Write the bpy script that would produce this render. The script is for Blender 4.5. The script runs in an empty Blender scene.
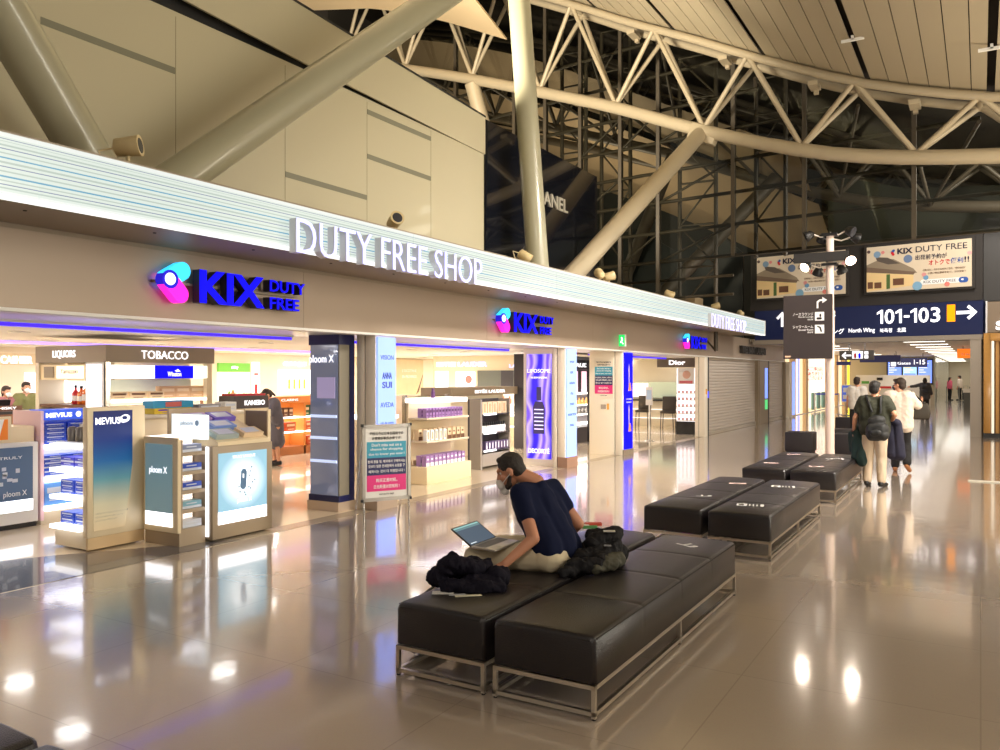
import bpy, bmesh, math, random
from mathutils import Vector as V, Matrix, noise
random.seed(7)
S = bpy.context.scene
COL = S.collection
PI = math.pi
# ------------------------------------------------------------------ colours and materials
def lin(r, g, b):
    f = lambda u: (u/255/12.92) if u <= 10.3 else (((u/255)+.055)/1.055)**2.4
    return (f(r), f(g), f(b), 1)
MATS = {}
def mat(name, col=(128, 128, 128), rough=.5, metal=0, emit=0, bump=0, bscale=40, ecol=None, spec=.5, coat=0, vary=0):
    if name in MATS: return MATS[name]
    m = bpy.data.materials.new(name); m.use_nodes = True
    nt = m.node_tree; b = nt.nodes['Principled BSDF']
    c = lin(*col)
    b.inputs['Base Color'].default_value = c
    b.inputs['Roughness'].default_value = rough
    b.inputs['Metallic'].default_value = metal
    b.inputs['Specular IOR Level'].default_value = spec
    b.inputs['Coat Weight'].default_value = coat
    if emit:
        b.inputs['Emission Color'].default_value = lin(*(ecol or col))
        b.inputs['Emission Strength'].default_value = emit
    if bump or vary:
        tc = nt.nodes.new('ShaderNodeTexCoord')
        n = nt.nodes.new('ShaderNodeTexNoise'); n.inputs['Scale'].default_value = bscale; n.inputs['Detail'].default_value = 4
        nt.links.new(tc.outputs['Object'], n.inputs['Vector'])
        if bump:
            bp = nt.nodes.new('ShaderNodeBump'); bp.inputs['Strength'].default_value = bump; bp.inputs['Distance'].default_value = .01
            nt.links.new(n.outputs['Fac'], bp.inputs['Height']); nt.links.new(bp.outputs['Normal'], b.inputs['Normal'])
        if vary:
            mx = nt.nodes.new('ShaderNodeMix'); mx.data_type = 'RGBA'
            mx.inputs['A'].default_value = tuple(x*(1-vary) for x in c[:3])+(1,); mx.inputs['B'].default_value = tuple(min(1, x*(1+vary)) for x in c[:3])+(1,)
            nt.links.new(n.outputs['Fac'], mx.inputs['Factor']); nt.links.new(mx.outputs['Result'], b.inputs['Base Color'])
    MATS[name] = m
    return m
def lit(name, col, e): return mat(name, col, .6, 0, e, spec=.08)

# ------------------------------------------------------------------ mesh builder
UX, UY, UZ = V((1, 0, 0)), V((0, 1, 0)), V((0, 0, 1))
WM = {}
TXT = {}
def text_mesh(body, bold):
    k = (body, bold)
    if k not in TXT:
        c = bpy.data.curves.new('lettering', 'FONT'); c.body = body; c.extrude = .5; c.offset = bold; c.resolution_u = 3
        c.space_line = 1.0
        c.align_x = 'LEFT'
        o = bpy.data.objects.new('lettering', c); COL.objects.link(o)
        bpy.context.view_layer.update()
        me = bpy.data.meshes.new_from_object(o.evaluated_get(bpy.context.evaluated_depsgraph_get()))
        vs = [v.co.copy() for v in me.vertices]; fs = [tuple(p.vertices) for p in me.polygons]
        bpy.data.objects.remove(o); bpy.data.curves.remove(c); bpy.data.meshes.remove(me)
        x0 = min(v.x for v in vs); x1 = max(v.x for v in vs); y0 = min(v.y for v in vs); y1 = max(v.y for v in vs)
        TXT[k] = ([V((v.x-x0, v.y-y0, v.z+.5)) for v in vs], fs, x1-x0, y1-y0)
    return TXT[k]
class MB:
    def __init__(s): s.v = []; s.f = []; s.fm = []; s.sm = []; s.ms = []
    def mi(s, m):
        if m not in s.ms: s.ms.append(m)
        return s.ms.index(m)
    def add(s, vs, fs, m, smooth=False):
        o = len(s.v); s.v += [V(v) for v in vs]; i = s.mi(m)
        for f in fs: s.f.append(tuple(o+k for k in f)); s.fm.append(i); s.sm.append(smooth)
        return s
    def box(s, a, b, m, R=None, c=None):
        x0, y0, z0 = (min(a[i], b[i]) for i in range(3)); x1, y1, z1 = (max(a[i], b[i]) for i in range(3))
        vs = [V(p) for p in ((x0,y0,z0),(x1,y0,z0),(x1,y1,z0),(x0,y1,z0),(x0,y0,z1),(x1,y0,z1),(x1,y1,z1),(x0,y1,z1))]
        if R is not None:
            c = V(c) if c is not None else V(((x0+x1)/2, (y0+y1)/2, (z0+z1)/2))
            vs = [c+R @ (v-c) for v in vs]
        return s.add(vs, [(3,2,1,0),(4,5,6,7),(0,1,5,4),(1,2,6,5),(2,3,7,6),(3,0,4,7)], m)
    def cbox(s, c, d, m, R=None):
        return s.box([c[i]-d[i]/2 for i in range(3)], [c[i]+d[i]/2 for i in range(3)], m, R)
    def prism(s, poly, o, ux, uy, h, m):          # poly in (u,v), extruded by h along ux x uy
        o, ux, uy = V(o), V(ux), V(uy); n = ux.cross(uy).normalized()
        k = len(poly); vs = [o+ux*p[0]+uy*p[1] for p in poly]; vs += [v+n*h for v in vs]
        fs = [tuple(range(k-1, -1, -1)), tuple(range(k, 2*k))]+[(i, (i+1) % k, k+(i+1) % k, k+i) for i in range(k)]
        return s.add(vs, fs, m)
    def tube(s, pts, r, m, seg=12, cap=True):
        pts = [V(p) for p in pts]; n = len(pts)
        rr = r if isinstance(r, (list, tuple)) else [r]*n
        vs = []; fs = []; up = None
        for i, p in enumerate(pts):
            d = (pts[min(i+1, n-1)]-pts[max(i-1, 0)]).normalized()
            if up is None: up = d.cross(V((.31, .17, .93))).normalized()
            a = (up-d*up.dot(d)).normalized(); up = a; b = d.cross(a)
            vs += [p+(a*math.cos(2*PI*k/seg)+b*math.sin(2*PI*k/seg))*rr[i] for k in range(seg)]
        for i in range(n-1):
            for k in range(seg):
                k2 = (k+1) % seg; fs.append((i*seg+k, i*seg+k2, (i+1)*seg+k2, (i+1)*seg+k))
        s.add(vs, fs, m, True)
        if cap: s.add(vs[:seg], [tuple(range(seg-1, -1, -1))], m); s.add(vs[-seg:], [tuple(range(seg))], m)
        return s
    def lathe(s, prof, c, m, seg=20, axis=UZ):
        c = V(c); axis = V(axis).normalized(); a = axis.orthogonal().normalized(); b = axis.cross(a); vs = []; fs = []
        for r, z in prof: vs += [c+axis*z+(a*math.cos(2*PI*k/seg)+b*math.sin(2*PI*k/seg))*r for k in range(seg)]
        for i in range(len(prof)-1):
            for k in range(seg):
                k2 = (k+1) % seg; fs.append((i*seg+k, i*seg+k2, (i+1)*seg+k2, (i+1)*seg+k))
        s.add(vs, fs, m, True)
        s.add(vs[:seg], [tuple(range(seg-1, -1, -1))], m); s.add(vs[-seg:], [tuple(range(seg))], m)
        return s
    def text(s, body, o, ux, uy, m, w=None, h=None, d=.006, bold=0, center=False):
        vs, fs, W, Hh = text_mesh(body, bold)
        if w is None: w = W*h/Hh
        if h is None: h = Hh*w/W
        o, ux, uy = V(o), V(ux).normalized(), V(uy).normalized(); n = ux.cross(uy)
        if center: o = o-ux*w/2-uy*h/2
        return s.add([o+ux*(v.x*w/W)+uy*(v.y*h/Hh)+n*(v.z*d) for v in vs], fs, m)
    def build(s, name, parent=None, local=False, bevel=0, seg=2, flat=False):
        me = bpy.data.meshes.new(name); vs = s.v
        if parent is not None and not local:
            inv = WM[parent].inverted(); vs = [inv @ v for v in vs]
        me.from_pydata([tuple(v) for v in vs], [], s.f)
        for m in s.ms: me.materials.append(m)
        for p, i, k in zip(me.polygons, s.fm, s.sm): p.material_index = i; p.use_smooth = k
        if bevel:
            bm = bmesh.new(); bm.from_mesh(me); bmesh.ops.remove_doubles(bm, verts=bm.verts, dist=1e-5)
            es = [e for e in bm.edges if len(e.link_faces) == 2 and e.calc_face_angle(0) > .6]
            bmesh.ops.bevel(bm, geom=es, offset=bevel, segments=seg, affect='EDGES', profile=.5, clamp_overlap=True)
            for f in bm.faces: f.smooth = True
            bm.to_mesh(me); bm.free()
            try: me.set_sharp_from_angle(angle=math.radians(40))
            except Exception: pass
        me.update()
        o = bpy.data.objects.new(name, me); COL.objects.link(o)
        WM[o] = Matrix.Identity(4)
        if parent is not None: o.parent = parent; WM[o] = WM[parent]
        return o
def thing(name, label, cat, loc=(0, 0, 0), rz=0, group=None):
    o = bpy.data.objects.new(name, None); COL.objects.link(o); o.empty_display_size = .1
    o.location = loc; o.rotation_euler = (0, 0, rz)
    WM[o] = Matrix.Translation(loc) @ Matrix.Rotation(rz, 4, 'Z')
    return tag(o, label, cat, group)
def tag(o, label, cat, group=None):
    o['label'] = label; o['category'] = cat
    if group: o['group'] = group
    return o
def struct(o, label=None, cat=None):
    o['kind'] = 'structure'
    if label: o['label'] = label
    if cat: o['category'] = cat
    return o
def copy_tree(o, loc=None, rz=None, label=None, group=None, parent=None):
    c = o.copy(); COL.objects.link(c); WM[c] = WM[o]
    if parent is not None: c.parent = parent
    if loc is not None: c.location = loc
    if rz is not None: c.rotation_euler = (0, 0, rz)
    if label: c['label'] = label
    if group: c['group'] = group
    for ch in [x for x in KIDS.get(o, [])]: copy_tree(ch, parent=c)
    return c
KIDS = {}
def remember(o):                                   # note the children of a prototype so that copies need no search
    KIDS[o] = list(o.children)
    for c in o.children: remember(c)
    return o
# ------------------------------------------------------------------ organic shapes: union of capsules and ellipsoids
def cap_piece(p, q, r1, r2, seg=14, hemi=5):
    p, q = V(p), V(q); d = q-p; L = d.length
    d = d.normalized() if L > 1e-6 else UZ.copy()
    a = d.orthogonal().normalized(); b = d.cross(a); rings = []
    for i in range(1, hemi+1): t = -PI/2+i*(PI/2)/hemi; rings.append((p+d*(r1*math.sin(t)), r1*math.cos(t)))
    for i in range(0, hemi): t = i*(PI/2)/hemi; rings.append((q+d*(r2*math.sin(t)), r2*math.cos(t)))
    vs = [p-d*r1]; fs = []
    for c, r in rings: vs += [c+(a*math.cos(2*PI*k/seg)+b*math.sin(2*PI*k/seg))*max(r, 1e-4) for k in range(seg)]
    vs.append(q+d*r2); n = len(rings)
    for k in range(seg):
        k2 = (k+1) % seg; fs.append((0, 1+k2, 1+k))
        for i in range(n-1): fs.append((1+i*seg+k, 1+i*seg+k2, 1+(i+1)*seg+k2, 1+(i+1)*seg+k))
        fs.append((1+(n-1)*seg+k, 1+(n-1)*seg+k2, len(vs)-1))
    return vs, fs
def ell_piece(c, r, R=None, seg=16, n=10):
    c = V(c); vs = []; fs = []
    vs, fs = cap_piece((0, 0, -1e-3), (0, 0, 1e-3), 1, 1, seg, n//2)
    out = []
    for v in vs:
        w = V((v.x*r[0], v.y*r[1], v.z*r[2]))
        if R is not None: w = R @ w
        out.append(c+w)
    return out, fs
def rot_to(f, up=UZ):                              # columns: right, forward, up
    f = V(f).normalized(); r = f.cross(up).normalized(); u = r.cross(f)
    return Matrix((r, f, u)).transposed()
def blob(name, pieces, m, parent=None, vox=.012, smooth=4, wr=0, ws=18, stretch=(1, 1, 1), local=False):
    b = MB()
    for p in pieces:
        if p[0] == 'c': vs, fs = cap_piece(*p[1:])
        elif p[0] == 'e': vs, fs = ell_piece(*p[1:])
        else:
            x = MB().box(p[1], p[2], m, *(p[3:])); vs, fs = x.v, x.f
        b.add(vs, fs, m)
    me = bpy.data.meshes.new(name)
    vs = b.v
    if parent is not None and not local:
        inv = WM[parent].inverted(); vs = [inv @ v for v in vs]
    me.from_pydata([tuple(v) for v in vs], [], b.f)
    o = bpy.data.objects.new(name, me); COL.objects.link(o)
    r = o.modifiers.new('r', 'REMESH'); r.mode = 'VOXEL'; r.voxel_size = vox; r.adaptivity = 0
    if smooth: k = o.modifiers.new('s', 'SMOOTH'); k.factor = .5; k.iterations = smooth
    bpy.context.view_layer.update()
    nm = bpy.data.meshes.new_from_object(o.evaluated_get(bpy.context.evaluated_depsgraph_get()))
    o.modifiers.clear(); o.data = nm; bpy.data.meshes.remove(me); nm.name = name
    if wr:
        ns = [v.normal.copy() for v in nm.vertices]
        for v, n in zip(nm.vertices, ns):
            q = V((v.co.x*stretch[0], v.co.y*stretch[1], v.co.z*stretch[2]))*ws
            k = 1-abs(noise.noise(q))*2.2+.5*noise.noise(q*2.3)
            v.co += n*(wr*k)
    nm.materials.clear(); nm.materials.append(m)
    for p in nm.polygons: p.use_smooth = True
    WM[o] = Matrix.Identity(4)
    if parent is not None: o.parent = parent; WM[o] = WM[parent]
    return o
def crumple(o, amp, ws, oct_=3, floor_=None):      # sharp cloth folds
    me = o.data; ns = [v.normal.copy() for v in me.vertices]
    for v, n in zip(me.vertices, ns):
        d = 0; a = 1; f = ws
        for k in range(oct_):
            d += a*(1-2.6*abs(noise.noise(v.co*f+V((k*7.3, 1.7, 3.1))))); a *= .55; f *= 2.1
        v.co += n*(amp*d)
        if floor_ is not None and v.co.z < floor_: v.co.z = floor_
    return o
# ------------------------------------------------------------------ shared materials
CREAM = mat('cream laminate', (232, 214, 178), .4)
WHITE = mat('white paint', (232, 230, 225), .45)
WALLW = mat('warm white panel', (225, 212, 188), .4)
STEEL = mat('brushed stainless steel', (215, 205, 190), .3, 1, bump=.05, bscale=200)
CHROME = mat('chrome tube', (200, 198, 195), .15, 1)
BLACK = mat('black plastic', (18, 18, 20), .45)
DARK = mat('dark grey metal', (46, 44, 44), .5)
TAUPE = mat('taupe laminate', (150, 135, 115), .45)
FASC = mat('taupe aluminium fascia', (166, 148, 130), .42, .2)
GREYM = mat('grey metal', (130, 126, 120), .4, .6)
LEATHER = mat('dark brown leather', (31, 27, 29), .3, 0, bump=.3, bscale=140)
SEAMM = mat('seam thread', (25, 20, 19), .7)
W1 = lit('white glow', (250, 250, 255), 1.6)  # for light boxes; also makes plain white trays and ledges glow
WS = lit('shelf light', (255, 248, 240), 2.2)
BLU = lit('deep blue lit acrylic', (14, 10, 215), .95)
NAVY = mat('navy paint', (22, 26, 80), .4)
WTXT = lit('white lit lettering', (250, 250, 255), .85)
WPRINT = mat('white print', (245, 245, 245), .5)
KPRINT = mat('black print', (20, 20, 24), .5)
TRUSSM = mat('cream steel paint', (176, 163, 138), .42)
COLM = mat('grey green steel paint', (158, 154, 130), .3, coat=.2)
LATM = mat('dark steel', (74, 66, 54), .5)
# ================================================================== SETTING
# ---- floor: polished tiles
fm = mat('polished beige stone floor', (158, 138, 115), .22)
nt = fm.node_tree; bs = nt.nodes['Principled BSDF']
tc = nt.nodes.new('ShaderNodeTexCoord')
br = nt.nodes.new('ShaderNodeTexBrick'); br.offset = 0; br.inputs['Scale'].default_value = 1
br.inputs['Brick Width'].default_value = 1.2; br.inputs['Row Height'].default_value = 1.2; br.inputs['Mortar Size'].default_value = .004
br.inputs['Color1'].default_value = lin(178, 162, 146); br.inputs['Color2'].default_value = lin(175, 159, 143); br.inputs['Mortar'].default_value = lin(164, 148, 132)
nt.links.new(tc.outputs['Object'], br.inputs['Vector'])
ns = nt.nodes.new('ShaderNodeTexNoise'); ns.inputs['Scale'].default_value = 90; ns.inputs['Detail'].default_value = 3
nt.links.new(tc.outputs['Object'], ns.inputs['Vector'])
mx = nt.nodes.new('ShaderNodeMix'); mx.data_type = 'RGBA'; mx.blend_type = 'MULTIPLY'; mx.inputs['Factor'].default_value = .12
nt.links.new(br.outputs['Color'], mx.inputs['A']); nt.links.new(ns.outputs['Color'], mx.inputs['B']); nt.links.new(mx.outputs['Result'], bs.inputs['Base Color'])
n2 = nt.nodes.new('ShaderNodeTexNoise'); n2.inputs['Scale'].default_value = 7; n2.inputs['Detail'].default_value = 2
nt.links.new(tc.outputs['Object'], n2.inputs['Vector'])
bp = nt.nodes.new('ShaderNodeBump'); bp.inputs['Strength'].default_value = .16; bp.inputs['Distance'].default_value = .004
nt.links.new(n2.outputs['Fac'], bp.inputs['Height']); nt.links.new(bp.outputs['Normal'], bs.inputs['Normal']); nt.links.new(bp.outputs['Normal'], bs.inputs['Coat Normal'])
bs.inputs['Coat Weight'].default_value = 1; bs.inputs['Coat IOR'].default_value = 1.58; bs.inputs['Coat Roughness'].default_value = .08
bs.inputs['Specular IOR Level'].default_value = .6
struct(MB().box((-6.75, -6, -.1), (9, 90, 0), fm).build('floor'))
sf = mat('pale cream shop floor', (230, 212, 182), .12, coat=.5)
struct(MB().box((-17.2, -6, -.1), (-6.95, 34.2, 0), sf).build('floor_shop'))
gs = mat('grey threshold stone', (92, 90, 92), .15, coat=.4)
# threshold strip with a curved inner edge on the left
poly = [(-6, .0), (6.1, 0), (5.6, -.3), (5.1, -.62), (4.6, -.95), (4.0, -1.25), (3, -1.6), (-6, -2.4)]
struct(MB().prism([(-6.76+p[1], p[0]) for p in poly][::-1], (0, 0, .001), UX, UY, .003, gs).build('trim_1'))
struct(MB().box((-6.97, 5.5, -.1), (-6.74, 34.2, .002), mat('metal threshold', (190, 175, 150), .25, .4)).build('trim_2'))
# ---- shop shell
cw = mat('white shop ceiling', (246, 241, 234), .6)
struct(MB().box((-17.2, -6, 2.32), (-7.9, 34.2, 2.42), cw).build('ceiling_shop'))
sw = mat('warm cream shop wall', (242, 231, 210), .5)
struct(MB().box((-17.3, -6, 0), (-16.9, 34.2, 2.4), sw).build('wall_shop_back'))
struct(MB().box((-17.2, 34.0, 0), (-6.9, 34.2, 3.0), sw).build('wall_shop_end'))
struct(MB().box((-17.2, -6.2, 0), (-6.9, -6, 3.0), sw).build('wall_shop_near'))
# fascia
fb = MB()
for y0, y1 in ((-6, 2.9), (2.905, 6.9), (6.905, 10.93), (10.935, 15), (15.005, 19), (19.005, 23), (23.005, 27), (27.005, 31.6), (31.61, 33.6)):
    fb.box((-6.86, y0, 2.29), (-6.7, y1, 2.93), FASC)
fb.box((-7.95, -6, 2.27), (-6.86, 33.6, 2.33), mat('white soffit', (235, 228, 215), .35, coat=.2)).box((-7.95, -6, 2.3), (-7.8, 33.6, 2.42), WHITE)
fb.box((-6.86, -6, 2.93), (-6.695, 33.6, 2.969), TAUPE).box((-6.87, -6, 2.262), (-6.68, 33.6, 2.29), WHITE)
struct(fb.build('wall_fascia'))
struct(MB().box((-7.6, -6, 2.97), (-5.72, 25.4, 3.0), TAUPE).build('trim_3'))
struct(MB().box((-7.6, -6, 3.0), (-5.75, 25.4, 3.38), DARK).box((-7.6, -6, 3.38), (-5.68, 25.4, 3.405), TAUPE).build('trim_4'))
# soffit holes
h = MB()
for k in range(22): h.lathe([(.016, 0), (.012, -.006)], (-6.1, 1.2+k*1.1, 2.97), BLACK, 10)
struct(h.build('trim_5'))
# light band with fine coloured lines
bm_ = bpy.data.materials.new('striped light band'); bm_.use_nodes = True
nt = bm_.node_tree; b = nt.nodes['Principled BSDF']; tc = nt.nodes.new('ShaderNodeTexCoord'); sp = nt.nodes.new('ShaderNodeSeparateXYZ')
nt.links.new(tc.outputs['Object'], sp.inputs[0])
mr = nt.nodes.new('ShaderNodeMapRange'); mr.inputs[1].default_value = .012; mr.inputs[2].default_value = .44
nt.links.new(sp.outputs['Z'], mr.inputs[0])
cr = nt.nodes.new('ShaderNodeValToRGB'); cr.color_ramp.interpolation = 'CONSTANT'
P_, C_, D_, G_ = (232, 244, 236), (70, 165, 205), (110, 130, 170), (185, 205, 196)
stops = [(0, (250, 255, 252)), (.06, P_), (.1, G_), (.125, P_), (.16, D_), (.172, P_), (.215, G_), (.235, P_), (.28, C_), (.305, P_), (.36, G_), (.385, P_), (.44, D_), (.455, P_), (.5, G_), (.53, P_), (.575, C_), (.6, P_), (.65, G_), (.67, P_), (.72, D_), (.735, P_), (.77, G_), (.8, P_), (.84, G_), (.85, P_), (.88, D_), (.892, P_), (.92, (250, 255, 252))]
el = cr.color_ramp.elements
while len(el) > 1: el.remove(el[0])
el[0].position = 0; el[0].color = lin(*stops[0][1])
for p, c in stops[1:]: e = el.new(p); e.color = lin(*c)
nt.links.new(mr.outputs[0], cr.inputs[0]); b.inputs['Base Color'].default_value = (.12, .13, .125, 1); nt.links.new(cr.outputs[0], b.inputs['Emission Color'])
b.inputs['Emission Strength'].default_value = .62; b.inputs['Roughness'].default_value = .25
t = light_band_ = thing('light_band', 'long backlit white band with thin blue lines running above the taupe shop fascia', 'light panel', (-5.7, 9, 2.95))
x = MB(); y = -6
for j in (-.02, 3.25, 3.92, 7.6, 11.3, 15, 18.7, 22.4, 25.4): x.box((-5.75, y+.004, 2.965), (-5.66, j, 3.385), bm_); y = j
x.build('panel', t)
MB().box((-5.76, -6, 2.95), (-5.64, 25.4, 2.964), lit('white edge light', (250, 255, 252), .85)).build('edge_light', t)
MB().box((-5.76, 25.4, 2.95), (-5.64, 25.44, 3.4), WHITE).build('end_cap', t)
# band lettering
LET = lit('lavender lit letter face', (190, 190, 255), 1.15)
LSIDE = mat('white acrylic letter side', (215, 215, 220), .3)
def duty(y0, lab):
    t = thing('channel_letter_sign', lab, 'sign', (-5.6, y0+1.7, 2.93))
    MB().text('DUTY FREE SHOP', (-5.64, y0, 2.905), UY, UZ, LSIDE, w=3.3, h=.33, d=.09, bold=-.012).build('letter_body', t)
    MB().text('DUTY FREE SHOP', (-5.55, y0, 2.905), UY, UZ, LET, w=3.3, h=.33, d=.012, bold=-.012).build('lettering', t)
duty(5.62, 'lavender lit DUTY FREE SHOP letters on the white light band, the larger nearer set')
duty(19.35, 'lavender lit DUTY FREE SHOP letters at the far end of the white light band')
# KIX signs
CY = lit('cyan lit acrylic', (60, 200, 250), 1.05); PK = lit('magenta lit acrylic', (255, 40, 190), 1.0); RINGB = lit('indigo lit acrylic', (40, 30, 190), .8)
def capsule2(u0, v0, u1, v1, r, n=12):
    a = math.atan2(v1-v0, u1-u0)
    return [(u1+r*math.cos(a-PI/2+PI*k/n), v1+r*math.sin(a-PI/2+PI*k/n)) for k in range(n+1)]+[(u0+r*math.cos(a+PI/2+PI*k/n), v0+r*math.sin(a+PI/2+PI*k/n)) for k in range(n+1)]
def kix(dy, lab):
    t = thing('shop_logo_sign', lab, 'sign', (-6.62, 5.85+dy, 2.44))
    X0 = -6.7
    def disc(u, v, r): return [(u+r*math.cos(2*PI*k/24), v+r*math.sin(2*PI*k/24)) for k in range(24)]
    o = lambda x: (x, dy, 0)
    MB().prism(capsule2(5.0, 2.655, 5.15, 2.745, .085), o(X0+.05), UY, UZ, .09, CY).build('cyan_capsule', t)
    MB().prism(capsule2(5.0, 2.645, 5.12, 2.52, .085), o(X0+.05), UY, UZ, .1, PK).build('pink_capsule', t)
    MB().prism(disc(5.0, 2.65, .088), o(X0+.05), UY, UZ, .105, RINGB).build('blue_ring', t)
    MB().prism(disc(4.995, 2.652, .058), o(X0+.05), UY, UZ, .11, WTXT).build('white_dot', t)
    for body, u, v, w, hh, bo in (('KIX', 5.33, 2.455, .83, .325, .03), ('DUTY', 6.24, 2.645, .52, .125, .012), ('FREE', 6.24, 2.46, .43, .125, .012)):
        MB().text(body, (X0+.05, u+dy, v), UY, UZ, mat('dark letter side', (40, 34, 44), .5), w=w, h=hh, d=.1, bold=bo).build('letter_body', t)
        MB().text(body, (X0+.15, u+dy, v), UY, UZ, BLU, w=w, h=hh, d=.01, bold=bo).build('lettering', t)
    MB().box((X0, 4.9+dy, 2.62), (X0+.05, 6.75+dy, 2.645), TAUPE).build('mounting_bar', t)
kix(0, 'blue lit shop name with cyan and pink logo above the tobacco counters')
kix(6.2, 'blue lit shop name with cyan and pink logo just before the violet poster')
kix(15.65, 'blue lit shop name with cyan and pink logo beside the closed shutters')
MB_ = MB().text('YVES SAINT LAURENT', (-6.675, 26.4, 2.45), UY, UZ, DARK, w=3.4, h=.25, d=.1, bold=.02)
tag(MB_.build('shop_name_letters'), 'dark metal letters on the pale fascia above the closed grey shutters', 'sign')
# exit sign under fascia
t = thing('exit_sign', 'small green emergency exit sign box projecting from the taupe fascia', 'sign', (-6.6, 16.4, 2.36))
MB().box((-6.7, 16.36, 2.36), (-6.56, 16.44, 2.62), WHITE).build('housing', t)
GRN = lit('green lit acrylic', (40, 190, 90), 1.1)
MB().box((-6.695, 16.35, 2.37), (-6.565, 16.36, 2.61), GRN).build('face', t)
MB().prism(capsule2(.05, .05, .08, .1, .014), (-6.7, 16.349, 2.4), UX, UZ, .004, WTXT).prism(capsule2(.08, .1, .07, .15, .016), (-6.7, 16.349, 2.4), UX, UZ, .004, WTXT).prism(capsule2(.08, .05, .1, .02, .012), (-6.7, 16.349, 2.4), UX, UZ, .004, WTXT).build('pictogram', t)
# purple ceiling strips
PUR = lit('violet LED strip', (70, 45, 255), .95)
for i, (x, y0, y1, nm) in enumerate(((-7.86, -3, 7.86, 'near'), (-7.86, 8.7, 13.6, 'mid'), (-7.86, 17.4, 22.7, 'far'))):
    t = thing('ceiling_light_strip', ('violet LED strip in the shop ceiling above the tobacco counters', 'violet LED strip in the shop ceiling above the cream gondola', 'violet LED strip in the shop ceiling before the perfume wall')[i], 'light', (x, (y0+y1)/2, 2.31))
    MB().box((x-.05, y0, 2.245), (x+.05, y1, 2.32), WHITE).build('housing', t)
    MB().box((x-.04, y0+.02, 2.212), (x+.04, y1-.02, 2.245), PUR).build('diffuser', t)
t = thing('ceiling_light_strip', 'paler violet LED strip deep in the shop above the cashier', 'light', (-13.6, 6, 2.31))
PUR2 = lit('pale violet LED strip', (150, 120, 255), 1.6)
MB().box((-13.66, 3, 2.305), (-13.54, 15, 2.325), WHITE).build('housing', t); MB().box((-13.64, 3, 2.27), (-13.56, 15, 2.306), PUR2).build('diffuser', t)
# ---- storefront pillars
PIL = mat('white steel pillar', (240, 232, 216), .35)
SEAM = mat('dark joint', (60, 50, 45), .6)
LAV = lit('pale blue lit panel', (135, 160, 255), 1.0)
KICK = mat('stone kick plate', (190, 170, 150), .25, .2)
def pillar(name, x0, y0, y1, lab):
    t = thing(name, lab, 'pillar', ((x0-6.72)/2, (y0+y1)/2, 0)); t['kind'] = 'structure'
    MB().box((x0, y0, 0), (-6.9, y1, 2.28), PIL).box((-6.885, y0, 0), (-6.72, y1, 2.28), PIL).build('panel', t, bevel=.006)
    MB().box((-6.9, y0+.015, 0), (-6.885, y1, 2.28), SEAM).build('joint', t)
    return t
t = pillar('pillar', -7.03, 8.21, 8.62, 'white storefront pillar with pale blue lit brand panel beside the notice stand')
MB().box((-6.72, 8.23, .14), (-6.69, 8.6, 2.24), LAV).build('lit_panel', t)
x = MB()
INK = mat('slate blue print', (70, 85, 150), .5)
for s_, z, hh, bo in (('VISION', 1.98, .06, 0), ('ANNA', 1.74, .085, .03), ('SUI', 1.62, .085, .03), ('AVEDA', 1.36, .065, 0), ('clé de peau', 1.12, .04, 0), ('ALBION', .9, .055, 0), ('HERMÈS', .66, .06, 0)):
    x.text(s_, (-6.69, 8.415, z), UY, UZ, INK, w=(.27 if len(s_) > 4 else .2), h=hh, d=.003, bold=bo, center=True)
x.build('lettering', t)
MB().box((-6.9, 8.2, 0), (-6.68, 8.625, .12), KICK).build('kick_plate', t)
t = pillar('pillar', -6.97, 13.78, 14.24, 'white storefront pillar with pale blue lit strip just after the violet poster')
MB().box((-6.72, 13.8, .2), (-6.69, 14.22, 2.24), LAV).build('lit_panel', t)
x = MB()
for k in range(7): x.text(('SUQQU', 'RMK', 'ALBION', 'IPSA', 'THREE', 'ADDICTION', 'SHIRO')[k], (-6.69, 14.01, 2.0-.2*k), UY, UZ, INK, h=.045, d=.003, center=True)
x.build('lettering', t)
MB().box((-6.88, 13.775, 0), (-6.68, 14.245, .2), mat('brown kick plate', (160, 125, 105), .3)).build('kick_plate', t)
t = pillar('pillar', -7.5, 16.6, 17.2, 'wide white storefront pillar carrying the coloured notice and blue poster strip')
MB().box((-6.72, 16.68, .12), (-6.69, 17.15, 2.24), BLU).build('lit_panel', t)
x = MB()
for z0 in (.5, 1.4):
    x.prism([(-.02, 0), (.02, 0), (.03, .35), (.0, .45), (-.03, .35)], (-6.689, 16.92, z0+.15), UY, UZ, .003, mat('pale rose print', (210, 190, 230), .5)).prism([(-.08, 0), (.1, 0), (.06, .18), (-.04, .18)], (-6.688, 16.95, z0), UY, UZ, .004, mat('amber print', (235, 170, 130), .5))
for z0 in (1.15, 1.22): x.text('EAU DE PARFUM', (-6.689, 16.92, z0), UY, UZ, WPRINT, w=.3, h=.035, d=.003, center=True)
x.build('bottle_print', t)
MB().box((-6.95, 16.62, 0), (-6.68, 17.18, .12), TAUPE).build('kick_plate', t)
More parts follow.
